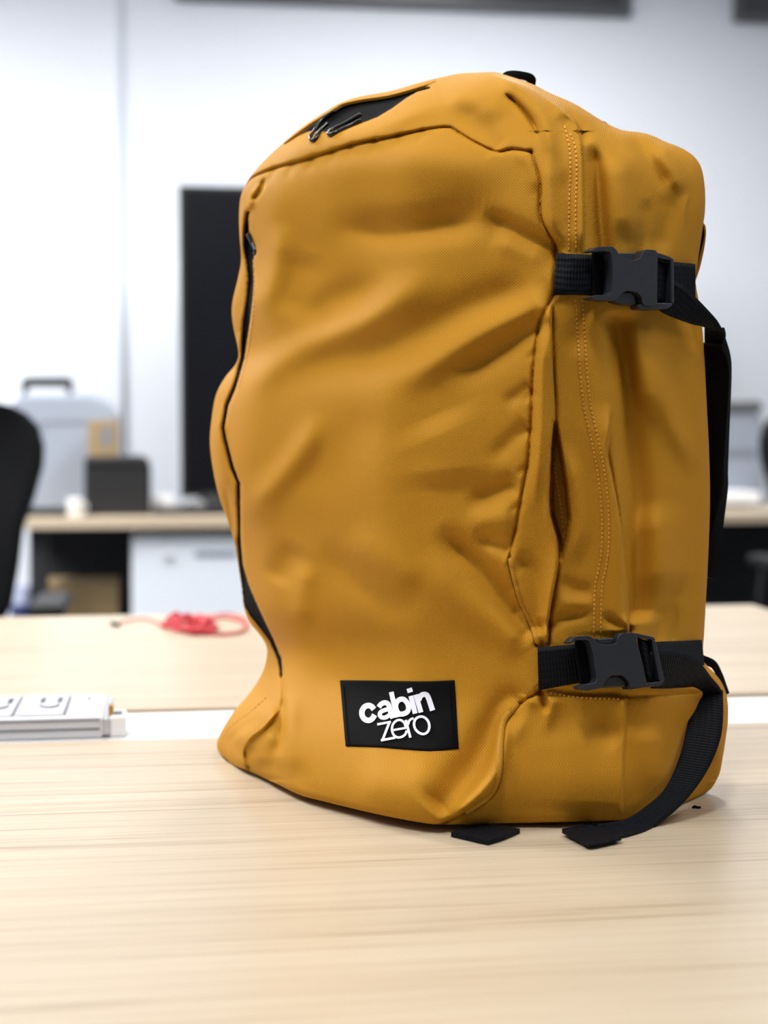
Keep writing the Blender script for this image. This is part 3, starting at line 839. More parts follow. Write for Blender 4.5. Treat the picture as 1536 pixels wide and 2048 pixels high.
# front gusset between the straps
fold([(1093, 640), (1085, 740), (1083, 850), (1075, 950), (1065, 1040)], 5, 14, (0.2, 0.3))
step(FOLD, 11, 28, 1.2, (0.06, 0.03), 1)
fold([(1026, 1116), (1060, 1138), (1080, 1200), (1086, 1275)], -3.5, 20, (0.15, 0.3))
fold([(1078, 1230), (1083, 1262), (1086, 1295)], -3, 8, (0.4, 0.0))
pit(SLIT, 22, 2.5)
fold([(1130, 880), (1150, 960), (1160, 1060), (1140, 1140)], 4, 16)
fold([(1180, 560), (1160, 640), (1150, 720)], -3, 20)
step([(975, 145), (1050, 170), (1100, 200), (1135, 228), (1157, 254)] + PANEL[1:5], 8, 26, 1.2, (0.1, 0.1), 1)
step(PANEL[7:], 11, 28, 1.2, (0.15, 0.02), 1)
fold([(1108, 1155), (1150, 1178), (1195, 1182)], -2.2, 16)
fold([(1096, 1250), (1144, 1232), (1192, 1228)], -2.6, 12, (0.0, 0.5))
fold([(1200, 1226), (1230, 1246), (1258, 1262)], -3, 10, (0.4, 0.0))
fold([(1112, 1205), (1150, 1206), (1195, 1206)], 1.6, 14)
# main side
fold([(1112, 228), (1156, 258), (1182, 290)], -6, 13)
fold([(1185, 280), (1193, 350), (1200, 450), (1206, 510)], -10, 17, (0.2, 0.0))
fold([(1235, 290), (1250, 400), (1260, 490)], 6, 28)
fold([(1250, 262), (1290, 308), (1325, 356), (1348, 400)], -4, 14)
fold([(1305, 280), (1340, 330), (1364, 395)], 4, 20)
fold([(1330, 370), (1338, 420), (1322, 480), (1305, 520)], -3.5, 22)
fold([(1292, 390), (1290, 450), (1280, 512)], -2.5, 14, (0.3, 0.0))
step([(1382, 370), (1372, 430), (1367, 525)], 3, 24, 2, (0.3, 0.0), 1)
fold([(1225, 620), (1236, 680), (1250, 760), (1258, 845), (1264, 920), (1270, 1000), (1270, 1080), (1268, 1160), (1270, 1250)], -14, 32, (0.05, 0.05), 18)
fold([(1262, 620), (1275, 700), (1295, 780), (1315, 850)], 5, 22)
fold([(1300, 640), (1317, 755), (1338, 830), (1368, 898), (1398, 960)], 4, 22)
fold([(1300, 1000), (1320, 1100), (1330, 1200)], 5, 40)
fold([(1372, 560), (1380, 640), (1392, 730)], -3, 10)
fold([(1314, 1275), (1330, 1215), (1375, 1140)], -2.6, 16, (0.0, 0.4))
fold([(1346, 1275), (1347, 1245), (1350, 1200)], -1.6, 10, (0.0, 0.5))
# base of the side
groove(BASE_TOP[:4], 4, 4)
groove(BASE_TOP[3:], 4, 4, (0, 0.2))
fold([(1080, 1382), (1088, 1405), (1094, 1432)], -4, 7, (0.0, 0.5))
fold([(1062, 1392), (1040, 1440), (1028, 1500)], 3, 16, (0.1, 0.5))
fold([(1110, 1395), (1098, 1430), (1090, 1480)], 2.5, 12, (0.1, 0.6))
fold([(1115, 1430), (1130, 1520), (1140, 1650)], 3, 60, (0.3, 0.0))
step([(1251, 1392), (1249, 1480), (1246, 1560), (1240, 1636)], 8, 70, 1.3, (0.02, 0.12), 1)
fold([(1250, 1480), (1180, 1440)], -3, 24)
fold([(1300, 1440), (1310, 1520), (1330, 1590)], 4, 36)
fold([(1420, 1380), (1436, 1440), (1432, 1530)], 4, 14)
fold([(1405, 1390), (1412, 1460)], -3, 10)
# zip openings, edges of the cloth over them
pit(ZIP_T, 12, 3)
pit(ZIP_L, 9, 2.5)
# cloth unevenness
rs = np.random.RandomState(7)
H += blur(rs.randn(*H.shape), 44 / ST) * 18 + blur(rs.randn(*H.shape), 18 / ST) * 1.8

# rounding towards the outline
SIL = np.vstack([catmull(SIL_R, 260), catmull(SIL_L, 300)[::-1]])
sl, dist, _, _ = seg_dist(SIL, 60)
DS = np.full(GU.shape, 99.0); DS[sl] = dist
rho = np.where(GV > 1560, 14.0, 20.0); amp = np.where(GV > 1560, 5.0, 9.0)
t_ = np.clip(1 - DS / rho, 0, 1)
H -= amp * (1 - np.sqrt(np.clip(1 - t_ * t_, 0, 1)))
H = blur(H, 0.7)
DEPTH = DB - H * 0.001
DEPTH = np.minimum(DEPTH, np.where(GV > 880, table_d(GU, np.maximum(GV, 880)) - 0.0008, 9))
def surf(u, v, lift=0.0):
    return samp(DEPTH, u, v) - lift

# ---- mesh of the visible cloth
rows = np.unique(np.concatenate([np.arange(144.3, 170, 1.0), np.arange(170, 300, 1.3), np.arange(300, 1600, 2.0), np.arange(1600, 1640, 1.5), np.arange(1640, 1649.8, 1.0)]))
NC = 500
sgrid = np.linspace(0, 1, NC)
UU = Lsil(rows)[:, None] + (Rsil(rows) - Lsil(rows))[:, None] * sgrid[None, :]
VV = np.repeat(rows[:, None], NC, 1)
# snap vertices onto the part borders so that they run cleanly
for line, wd in ((SEAM_T, 2.0), (SEAM_R, 2.0), (FOLD, 2.0), (PANEL, 2.0), (BASE_TOP, 2.0), (ZIP_L + ZIP_L[:1], 1.6), (ZIP_T + ZIP_T[:1], 1.6)):
    p = np.asarray(line, float) if line in (ZIP_L,) else np.asarray(line, float)
    Uf = UU; Vf = VV
    best = np.full(UU.shape, 1e9); tx = UU.copy(); ty = VV.copy()
    for a, b in zip(p[:-1], p[1:]):
        d = b - a; L2 = d @ d + 1e-9
        t = np.clip(((UU - a[0]) * d[0] + (VV - a[1]) * d[1]) / L2, 0, 1)
        qx = a[0] + t * d[0]; qy = a[1] + t * d[1]
        dd = np.hypot(UU - qx, VV - qy); m = dd < best
        best = np.where(m, dd, best); tx = np.where(m, qx, tx); ty = np.where(m, qy, ty)
    m = best < 1.0
    m[:, 0] = m[:, -1] = False; m[0] = m[-1] = False
    UU = np.where(m, tx, UU); VV = np.where(m, ty, VV)
DD = surf(UU, VV)
PT = P(UU, VV, DD)
PT[..., 2] = np.maximum(PT[..., 2], TZ + 0.0006)
# metric cloth coordinates
PB = P(UU, VV, samp(DB, UU, VV))
cu = np.zeros(UU.shape); cu[:, 1:] = np.cumsum(np.linalg.norm(np.diff(PB, axis=1), axis=2), axis=1)
cc = np.argmin(np.abs(UU - 1000), axis=1); cu -= cu[np.arange(len(rows)), cc][:, None]
UVX = cu; UVY = PB[..., 2]

REG_FRONT = [(478, 392)] + SEAM_T[1:] + SEAM_R[1:] + [(860, 1660), (560, 1660), (488, 1545), (489, 1510), (500, 1480), (530, 1455), (562, 1420), (564, 1352)] + ZIP_L[25:] [:27] + [(494, 423), (484, 470), (470, 450)]
CU = (UU[:-1, :-1] + UU[1:, 1:] + UU[:-1, 1:] + UU[1:, :-1]) / 4; CV = (VV[:-1, :-1] + VV[1:, 1:] + VV[:-1, 1:] + VV[1:, :-1]) / 4
reg = np.zeros(CU.shape, int)                                     # 0 front gusset
edge = np.array([(1000, 140), (1050, 172), (1110, 205), (1150, 240)] + PANEL + [(1251, 1300), (1251, 1392)])
side = CU > np.interp(CV, edge[:, 1], edge[:, 0])
reg[side & (CV < 1393)] = 3                                       # main side
pocket = (CU > np.interp(CV, [600, 640, 740, 830] + [p[1] for p in FOLD[4:]], [1104, 1103, 1105, 1109] + [p[0] for p in FOLD[4:]])) & (CV > 600) & (CV < 1385) & ~side
reg[pocket] = 2                                                   # side pocket
basep = inside(BASE_TOP + [(1480, 1380), (1480, 1670), (860, 1670)] + SEAM_R[::-1][:8], CU, CV)
reg[basep] = 4                                                    # base panel
reg[inside(REG_FRONT, CU, CV)] = 1                                # front panel
reg[inside(ZIP_T, CU, CV)] = 5
reg[inside(ZIP_L, CU, CV)] = 6
idx = np.arange(UU.size).reshape(UU.shape)
QD = np.stack([idx[:-1, :-1], idx[1:, :-1], idx[1:, 1:], idx[:-1, 1:]], -1)
flatP = PT.reshape(-1, 3) - BASE
flatUV = np.stack([UVX.ravel(), UVY.ravel()], -1)

# smooth normals of the whole sheet, so that neighbouring parts shade without a break
def sheet_normals():
    a = np.gradient(PT, axis=1); b = np.gradient(PT, axis=0)
    n = np.cross(a, b); n /= np.linalg.norm(n, axis=2)[..., None] + 1e-12
    s = np.sign(np.sum(n * (CAM - PT), axis=2)); return (n * np.where(s == 0, 1, s)[..., None]).reshape(-1, 3)
NRM = sheet_normals()

def cloth_part(name, code, mat, parent=bag):
    q_ = QD[reg == code]
    if len(q_) == 0: return None
    used, inv = np.unique(q_, return_inverse=True); q_ = inv.reshape(q_.shape)
    me = bpy.data.meshes.new(name)
    me.from_pydata(flatP[used].tolist(), [], q_.tolist()); me.update()
    uvl = me.uv_layers.new(name='UVMap'); li = np.zeros(len(me.loops), int); me.loops.foreach_get('vertex_index', li)
    uvl.data.foreach_set('uv', flatUV[used][li].ravel())
    o = link(name, me, mat, parent, True)
    me.normals_split_custom_set_from_vertices(NRM[used].tolist())
    return o
cloth_part('front_panel', 1, M['canvas'])
cloth_part('front_gusset', 0, M['canvas'])
cloth_part('side_pocket', 2, M['canvas'])
cloth_part('side_panel', 3, M['canvas'])
cloth_part('base_panel', 4, M['canvas'])
tag(cloth_part('zip_tape', 5, M['black_cloth']), 'black zip tape under the top flap')
tag(cloth_part('zip_tape', 6, M['black_cloth']), 'black zip tape down the far edge')

# ---- rear of the bag: the cloth carries on round the back
ring = np.concatenate([idx[0, :], idx[1:, -1], idx[-1, -2::-1], idx[-2:0:-1, 0]])
R0 = flatP[ring] + BASE
cxy = np.array([0.085, 1.235])
under = R0.copy(); lowm = R0[:, 2] < TZ + 0.02
under[:, :2] += (cxy - under[:, :2]) * np.where(lowm, 0.10, 0.004)[:, None]
under[:, 2] = np.where(lowm, TZ + 0.0006, under[:, 2])
layers = [R0, under]
for t, push in ((0.03, 0.010), (0.10, 0.030), (0.22, 0.050), (0.40, 0.062), (0.65, 0.066), (0.90, 0.066)):
    Q = R0.copy()
    zc = TZ + 0.25
    Q[:, :2] += (cxy - Q[:, :2]) * t
    Q[:, 2] += (zc - Q[:, 2]) * t
    Q = CAM + (Q - CAM) * (1 + push)
    Q[lowm, :2] = R0[lowm, :2] + (cxy - R0[lowm, :2]) * max(t, 0.14)
    Q[lowm, 2] = TZ + 0.0006 + max(0.0, t - 0.3) * 0.2
    Q[:, 2] = np.maximum(Q[:, 2], TZ + 0.0006)
    layers.append(Q)
V = np.vstack(layers) - BASE; n = len(ring); Fs = []
for k_ in range(len(layers) - 1):
    for i in range(n):
        j = (i + 1) % n
        Fs.append((k_ * n + i, k_ * n + j, (k_ + 1) * n + j, (k_ + 1) * n + i))
ctr = layers[-1].mean(0) - BASE; V = np.vstack([V, ctr]); L_ = (len(layers) - 1) * n
for i in range(n): Fs.append((L_ + i, L_ + (i + 1) % n, len(V) - 1))
me = bpy.data.meshes.new('back_panel'); me.from_pydata(V.tolist(), [], Fs); me.update()
o = link('back_panel', me, M['canvas_plain'], bag, True)

# ---- cords, stitches
def on_bag(px, n, lift, smooth=True):
    p = catmull(px, n) if smooth else np.asarray(px, float)
    return P(p[:, 0], p[:, 1], surf(p[:, 0], p[:, 1], lift))
tube('piping', on_bag([(1022, 1118), (1028, 1146), (1043, 1200), (1063, 1244), (1076, 1284)], 70, -0.0004), 0.0022, M['canvas_plain'], bag, 8, origin=BASE)
tube('piping', on_bag([(u - 5, v) for u, v in SEAM_R[19:-1]], 90, -0.0006), 0.0024, M['canvas_plain'], bag, 8, origin=BASE)

def stitches(name, px, gap=9.0, frac=0.62, rad=0.00045, mat=None, lift=0.0004, parent=bag):
    p = catmull(px, 400); ln = np.r_[0, np.cumsum(np.linalg.norm(np.diff(p, axis=0), axis=1))]
    bm = bmesh.new(); s = 0.0
    while s + gap * frac < ln[-1]:
        ends = []
        for q_ in (s, s + gap * frac):
            u, v = np.interp(q_, ln, p[:, 0]), np.interp(q_, ln, p[:, 1])
            ends.append(P(u, v, surf(u, v, lift)) - BASE)
        a, b = Vector(ends[0]), Vector(ends[1]); d = b - a
        rot = d.to_track_quat('X', 'Y').to_matrix()
        bm_box(bm, (a + b) / 2, (d.length, rad * 2, rad * 2), 0, 1, rot)
        s += gap
    o = from_bm(name, bm, mat or M['thread'], parent); o['kind'] = 'stuff'
    return o
SA = [(1129, 252), (1139, 300), (1140, 354), (1138, 419), (1138, 500)]
SB = [(1140, 267), (1151, 300), (1153, 354), (1151, 419), (1152, 500)]
SC_ = [(1150, 599), (1154, 650), (1160, 740), (1168, 815), (1183, 880), (1195, 945), (1202, 1005), (1204, 1080), (1198, 1134), (1190, 1175), (1187, 1268)]
stitches('stitching', SA); stitches('stitching', SB)
stitches('stitching', SC_); stitches('stitching', [(u + 14, v) for u, v in SC_])
stitches('stitching', [(507, 520), (509, 600), (502, 660), (494, 715), (478, 775)])
stitches('stitching', [(533, 1395), (500, 1425), (462, 1452), (446, 1475), (441, 1500)])
stitches('stitching', [(1108, 925), (1118, 990), (1126, 1060)], lift=0.0006)
stitches('stitching', [(1100, 1386), (1160, 1395), (1246, 1398)], 9, 0.4)

# ---- webbing
def ribbon(name, ea, eb, depth, mat, parent, thick=0.0014, n=60, m=8, lift=None, dfun=None):
    """band between two pixel edges; depth: callable(u, v, s, t) -> world y"""
    A = catmull(ea, n); B = catmull(eb, n)
    t = np.linspace(0, 1, m)[None, :, None]
    px = A[:, None] * (1 - t) + B[:, None] * t
    s = np.linspace(0, 1, n)[:, None] * np.ones((1, m)); tt = t[..., 0] * np.ones((n, 1))
    d = depth(px[..., 0], px[..., 1], s, tt)
    top = P(px[..., 0], px[..., 1], d)
    top[..., 2] = np.maximum(top[..., 2], TZ + thick + 0.0004)
    nn = np.cross(np.gradient(top, axis=0), np.gradient(top, axis=1)); nn /= np.linalg.norm(nn, axis=2)[..., None] + 1e-12
    nn *= np.sign(np.sum(nn * (CAM - top), axis=2))[..., None]
    bot = top - nn * thick
    bot[..., 2] = np.maximum(bot[..., 2], TZ + 0.0003)
    V = np.vstack([top.reshape(-1, 3), bot.reshape(-1, 3)]) - BASE
    ii = np.arange(n * m).reshape(n, m); K = n * m
    q_ = np.stack([ii[:-1, :-1], ii[1:, :-1], ii[1:, 1:], ii[:-1, 1:]], -1).reshape(-1, 4)
    Fs = q_.tolist() + (q_[:, ::-1] + K).tolist()
    loop = np.concatenate([ii[0, :], ii[1:, -1], ii[-1, -2::-1], ii[-2:0:-1, 0]])
    for a, b in zip(loop, np.roll(loop, -1)): Fs.append((int(a), int(b), int(b) + K, int(a) + K))
    su = np.zeros((n, m)); mid = top[:, m // 2]; su[1:] = np.cumsum(np.linalg.norm(np.diff(mid, axis=0), axis=1))[:, None]
    wv = np.zeros((n, m)); wv[:, 1:] = np.cumsum(np.linalg.norm(np.diff(top, axis=1), axis=2), axis=1)
    uvv = np.stack([su.ravel(), wv.ravel()], -1); uvv = np.vstack([uvv, uvv])
    me = bpy.data.meshes.new(name); me.from_pydata(V.tolist(), [], Fs); me.update()
    uvl = me.uv_layers.new(name='UVMap'); li = np.zeros(len(me.loops), int); me.loops.foreach_get('vertex_index', li)
    uvl.data.foreach_set('uv', uvv[li].ravel())
    o = link(name, me, mat, parent)
    f = [True] * len(q_) * 2 + [False] * len(loop); me.polygons.foreach_set('use_smooth', f)
    return o

DBLUR0 = blur(DEPTH, 20 / ST)
def flat_on_bag(lift):
    """band lying over the cloth: follows the broad surface, bridging the fine folds"""
    DBl = blur(DEPTH, 18 / ST)
    return lambda u, v, s, t: np.minimum(samp(DBl, u, v) - lift, samp(DEPTH, u, v) - 0.0012)
fb = flat_on_bag(0.004)
ribbon('strap_webbing', [(1112, 507), (1150, 508), (1196, 510)], [(1107, 589), (1150, 590), (1194, 592)], fb, M['web'], bag)
ribbon('strap_webbing', [(1318, 522), (1350, 524), (1391, 528)], [(1318, 602), (1350, 598), (1391, 594)], fb, M['web'], bag)
ribbon('strap_webbing', [(1075, 1295), (1112, 1292), (1156, 1288)], [(1077, 1381), (1120, 1373), (1170, 1364)], fb, M['web'], bag)
ribbon('strap_webbing', [(1300, 1284), (1350, 1282), (1404, 1280)], [(1302, 1352), (1350, 1345), (1409, 1330)], fb, M['web'], bag)
# loose ends
d_a = float(surf(1325, 590)) - 0.012; d_b = 1.078
def tail_up(u, v, s, t):
    return d_a + (d_b - d_a) * s ** 1.2
ribbon('strap_tail', [(1322, 548), (1345, 559), (1366, 572), (1391, 594), (1419, 623), (1436, 643), (1447, 664)],
       [(1318, 620), (1340, 632), (1362, 641), (1385, 649), (1399, 652), (1412, 656), (1424, 662)], tail_up, M['web'], bag)
def tail_up2(u, v, s, t):
    return d_b + 0.002 + 0.02 * s + 0.012 * t
ribbon('strap_tail', [(1447, 658), (1450, 674), (1443, 698), (1448, 712)], [(1409, 655), (1409, 680), (1411, 705), (1413, 716)], tail_up2, M['web'], bag)
d_c = float(surf(1310, 1340)) - 0.010
def tail_lo(u, v, s, t):
    return d_c + (1.064 - d_c) * s ** 1.3
ribbon('strap_tail', [(1300, 1303), (1340, 1302), (1367, 1307), (1388, 1316), (1407, 1333), (1423, 1355), (1438, 1373), (1445, 1386)],
       [(1304, 1377), (1335, 1377), (1354, 1376), (1372, 1375), (1385, 1374), (1392, 1376), (1400, 1380), (1410, 1388)], tail_lo, M['web'], bag)
def tail_lo2(u, v, s, t):
    lim = table_d(u, np.maximum(v, 900)) - 0.001
    d = np.interp(s, [0, 0.2, 0.4, 0.6, 0.75, 0.85, 1.0], [1.065, 1.042, 1.022, 1.003, 0.99, 0.985, 0.98])
    d = np.where(s > 0.86, lim, d)
    return np.minimum(d, lim)
OUT_ = [(1446, 1380), (1446, 1442), (1437, 1491), (1409, 1551), (1364, 1608), (1304, 1656), (1243, 1677), (1177, 1690)]
INN_ = [(1386, 1376), (1375, 1450), (1356, 1523), (1328, 1579), (1292, 1612), (1250, 1638), (1190, 1650), (1124, 1662)]
ribbon('strap_tail', OUT_, INN_, tail_lo2, M['web'], bag, n=90)
def on_table(lift):
    return lambda u, v, s, t: table_d(u, np.maximum(v, 900), TZ + lift)
ribbon('strap_hem', [(1243, 1676), (1210, 1684), (1177, 1690)], [(1192, 1646), (1158, 1654), (1124, 1662)], on_table(0.0036), M['web'], bag, 0.0014, 20)
ribbon('strap_tail', [(976, 1681), (1008, 1671), (1040, 1657)], [(902, 1664), (930, 1655), (958, 1645)], on_table(0.0034), M['web'], bag, 0.003, 20)
# shoulder strap hanging down behind the side
def sh(u, v, s, t):
    return 1.088 + 0.02 * np.sin(s * math.pi) + 0.008 * t
ribbon('shoulder_strap', [(1440, 690), (1455, 722), (1458, 760), (1452, 860), (1447, 940), (1446, 975), (1432, 1035), (1421, 1075), (1414, 1110), (1405, 1150)],
       [(1404, 688), (1403, 722), (1402, 760), (1404, 860), (1406, 940), (1408, 975), (1408, 1035), (1406, 1075), (1402, 1110), (1396, 1150)], sh, M['black_cloth'], bag, 0.010, 70)
ribbon('strap_loop', [(1406, 1310), (1431, 1322), (1445, 1347), (1452, 1366), (1459, 1386)], [(1404, 1328), (1424, 1337), (1434, 1356), (1442, 1375), (1448, 1392)],
       lambda u, v, s, t: 1.11 + 0 * u, M['web'], bag, 0.0016, 30)
# black mesh edge and lip by the upper strap
ribbon('back_edge', [(1405, 444), (1411, 452), (1412, 470), (1408, 500), (1400, 535), (1390, 565)], [(1398, 446), (1402, 460), (1401, 480), (1395, 510), (1388, 540), (1382, 566)],
       lambda u, v, s, t: 1.105 + 0 * u, M['canvas_plain'], bag, 0.004, 30)
ribbon('back_mesh', [(1406, 446), (1409, 465), (1407, 482), (1401, 505), (1396, 525), (1391, 545)], [(1402, 446), (1401, 465), (1397, 482), (1391, 505), (1386, 525), (1384, 545)],
       lambda u, v, s, t: 1.094 + 0 * u, M['black_cloth'], bag, 0.003, 24)

# ---- top handle
hp = [(1003, 160), (1008, 150), (1018, 146), (1040, 147), (1060, 152), (1068, 163), (1064, 172)]
ribbon('carry_handle', [(1003, 158), (1007, 146), (1022, 141), (1046, 143), (1064, 148), (1072, 158), (1070, 174)],
       [(1006, 168), (1014, 160), (1028, 158), (1046, 160), (1056, 164), (1060, 170), (1060, 178)], lambda u, v, s, t: 1.125 + 0.015 * s, M['web'], bag, 0.005, 30)
ribbon('carry_handle', [(1030, 160), (1052, 164), (1074, 174), (1092, 186), (1104, 196)], [(1026, 172), (1048, 178), (1068, 186), (1084, 194), (1096, 202)],
       lambda u, v, s, t: 1.128 + 0 * u, M['web'], bag, 0.004, 24)
ribbon('load_loop', [(1196, 243), (1206, 242), (1214, 246), (1218, 252)], [(1196, 250), (1204, 250), (1210, 253), (1214, 258)], lambda u, v, s, t: 1.125 + 0 * u, M['web'], bag, 0.003, 12)

# ---- flap edge that hangs over the top zip
fl_a = [(566, 286), (583, 271), (610, 250), (640, 230), (664, 215), (684, 204), (722, 193), (782, 182), (842, 166), (870, 158)]
fl_b = [(568, 287), (587, 272), (615, 251), (645, 232), (669, 217), (687, 207), (724, 199), (782, 190), (842, 173), (872, 163)]
ribbon('zip_flap', fl_a, fl_b, lambda u, v, s, t: np.minimum(samp(DBLUR0, u, v) - np.sin(s * math.pi) * (0.004 + 0.006 * t), samp(DEPTH, u, v) - 0.0005), M['canvas'], bag, 0.0018, 80, 8)
# ---- zip pulls
def pull(px, rad, lift, parent=bag):
    p = catmull(px, 40); d = surf(p[:, 0], p[:, 1]); d = np.full(len(d), d.min()) * 0.5 + d * 0.5 - lift
    return tube('zip_pull', P(p[:, 0], p[:, 1], d), rad, M['gloss_black'], parent, 10, origin=BASE)
pull([(668, 222), (644, 240), (629, 260), (621, 274), (624, 281), (632, 276), (638, 264), (656, 246)], 0.0014, 0.004)
pull([(722, 228), (690, 247), (660, 262), (661, 269), (687, 258), (722, 240)], 0.0016, 0.004)
pull([(496, 468), (504, 486), (511, 500), (509, 508)], 0.0016, 0.003)

# ---- buckles: traced outline on a plane laid over the webbing, with real thickness
class Plane:
    def __init__(s, pts, lift):
        """least squares plane through surface pixels, lifted towards the viewer"""
        p = np.asarray(pts, float); w = P(p[:, 0], p[:, 1], samp(DBLUR, p[:, 0], p[:, 1]))
        s.c = w.mean(0); _, _, vt = np.linalg.svd(w - s.c); s.n = vt[2]
        if s.n @ (CAM - s.c) < 0: s.n = -s.n
        gap = max(((P(a, b, surf(a, b)) - s.c) @ s.n) for a, b in pts)
        s.c = s.c + s.n * (max(gap, 0) + lift)
    def at(s, u, v, h=0.0):
        r_ = rayd(u, v); k_ = ((s.c - CAM) @ s.n) / (r_ @ s.n)
        return CAM + r_ * k_ + s.n * h
DBLUR = blur(DEPTH, 28 / ST)

def plate(name, px, pl, h0, h1, mat, parent, bev=0.0012, seg=3):
    bm = bmesh.new()
    a = [bm.verts.new(Vector(pl.at(u, v, h1) - BASE)) for u, v in px]; b = [bm.verts.new(Vector(pl.at(u, v, h0) - BASE)) for u, v in px]
    n = len(a)
    bm.faces.new(a); bm.faces.new(b[::-1])
    for i in range(n): bm.faces.new((a[i], b[i], b[(i + 1) % n], a[(i + 1) % n]))
    bmesh.ops.recalc_face_normals(bm, faces=bm.faces)
    if bev:
        top = [e for e in bm.edges if e.verts[0] in a and e.verts[1] in a]
        bmesh.ops.bevel(bm, geom=top, offset=bev, segments=seg, profile=0.5, affect='EDGES', clamp_overlap=True)
    bmesh.ops.triangulate(bm, faces=[f for f in bm.faces if len(f.verts) > 4])
    return from_bm(name, bm, mat, parent)

def rnd(px, n=3, r=0.28):
    """round the corners of a pixel outline"""
    p = np.asarray(px, float); out = []
    for i in range(len(p)):
        a, b, c = p[i - 1], p[i], p[(i + 1) % len(p)]
        p0 = b + (a - b) * min(r, 5 / (np.linalg.norm(a - b) + 1e-6)); p1 = b + (c - b) * min(r, 5 / (np.linalg.norm(c - b) + 1e-6))
        for k_ in range(n + 1):
            t = k_ / n; out.append(p0 * (1 - t) ** 2 + 2 * b * t * (1 - t) + p1 * t * t)
    return out

def buckle(zoom, female, tongue_bars, prongs, slot, web_wrap, anchor):
    sc, ox, oy = zoom
    f = lambda L: [(ox + x / sc, oy + y / sc) for x, y in L]
    pl = Plane(anchor, 0.003)
    r = plate('buckle', rnd(f(female)), pl, 0.0, 0.0085, M['plastic'], bag, 0.0016, 3)
    tag(r, 'black plastic side-release buckle')
    for b in tongue_bars: plate('ladder_frame', rnd(f(b)), pl, -0.001, 0.0068, M['plastic'], r, 0.0012, 2)
    for b in prongs: plate('release_prong', rnd(f(b)), pl, -0.001, 0.0052, M['plastic'], r, 0.001, 2)
    plate('slot', f(slot), pl, -0.002, 0.0005, M['black_cloth'], r, 0)
    A, B = f(web_wrap[0]), f(web_wrap[1])
    def dep(u, v, s, t):
        h = 0.0062 * np.sin(np.clip(s, 0, 1) * math.pi) ** 0.5
        return pl.at(u, v, 0.0)[..., 1] - h if False else np.vectorize(lambda a, b, hh: pl.at(a, b, hh)[1])(u, v, h + 0.0005)
    o = ribbon('webbing_wrap', A, B, dep, M['web'], r, 0.0014, 14, 8)
    return r

buckle((4.042, 1090, 470),
       [(300, 142), (350, 110), (470, 106), (500, 128), (522, 165), (570, 203), (640, 220), (695, 205), (715, 160), (740, 130), (826, 136), (838, 180), (836, 440), (834, 572), (740, 580), (716, 560),
        (704, 505), (664, 470), (600, 462), (548, 482), (510, 528), (478, 545), (330, 532), (300, 512), (350, 496), (440, 500), (466, 478), (474, 300), (470, 205), (456, 152), (390, 142), (330, 150)],
       [[(780, 132), (838, 150), (900, 168), (965, 192), (970, 216), (900, 205), (838, 190), (780, 175)],
        [(690, 570), (740, 560), (900, 556), (970, 560), (972, 580), (930, 606), (800, 612), (700, 604)],
        [(958, 196), (984, 200), (988, 560), (962, 566)]],
       [[(522, 150), (690, 152), (690, 215), (600, 220), (530, 190)], [(515, 525), (560, 470), (660, 468), (690, 520), (692, 572), (600, 568), (520, 548)]],
       [(395, 120), (475, 120), (480, 520), (395, 520)],
       ([(868, 195), (885, 200), (920, 210), (958, 222), (975, 226)], [(868, 548), (885, 545), (920, 548), (958, 552), (975, 552)]),
       [(1175, 520), (1175, 600), (1250, 520), (1250, 600), (1325, 540), (1325, 600)])
buckle((3.746, 1060, 1240),
       [(245, 170), (290, 125), (400, 118), (430, 140), (470, 178), (535, 188), (600, 178), (608, 132), (640, 98), (738, 96), (762, 190), (800, 340), (830, 495), (702, 506), (690, 455),
        (645, 412), (565, 413), (520, 450), (492, 508), (385, 530), (330, 522), (322, 498), (370, 482), (440, 472), (456, 440), (430, 270), (408, 172), (380, 150), (300, 152), (270, 180)],
       [[(700, 97), (748, 98), (890, 130), (904, 155), (860, 146), (764, 132), (710, 130)],
        [(690, 490), (820, 472), (966, 458), (940, 492), (820, 504), (700, 522)],
        [(872, 150), (904, 155), (972, 460), (932, 464)]],
       [[(470, 140), (600, 134), (602, 178), (535, 188), (480, 176)], [(515, 450), (570, 420), (640, 420), (690, 460), (690, 500), (600, 506), (505, 510)]],
       [(340, 140), (420, 140), (462, 470), (380, 480)],
       ([(800, 140), (815, 140), (845, 146), (875, 152), (890, 156)], [(862, 440), (872, 440), (895, 444), (918, 452), (930, 456)]),
       [(1150, 1290), (1165, 1370), (1220, 1285), (1235, 1365), (1295, 1290), (1310, 1360)])

# ---- sewn label with its lettering
LZ = lambda x, y: (660 + x / 5.486, 1340 + y / 5.486)
DLAB = blur(DEPTH, 10 / ST)
def lab(u, v, lift): return samp(DLAB, u, v) - 0.0012 - lift
lt = [LZ(*p) for p in ((108, 112), (520, 116), (940, 124), (1150, 122), (1358, 112))]
lb = [LZ(*p) for p in ((170, 832), (560, 845), (980, 876), (1200, 876), (1415, 862))]
LBL = ribbon('brand_label', lt, lb, lambda u, v, s, t: lab(u, v, 0), M['label_cloth'], bag, 0.0012, 40, 24)
tag(LBL, 'black woven label with white lettering')

def stroke(px, w, name='letter', closed=False, lift=0.0004):
    """a pen stroke on the label; px in label-crop pixels, w its width"""
    p = np.asarray(px, float)
    p = catmull(p, 8 * len(p), closed) if len(p) > 2 else np.linspace(p[0], p[1], 6)
    return p, w

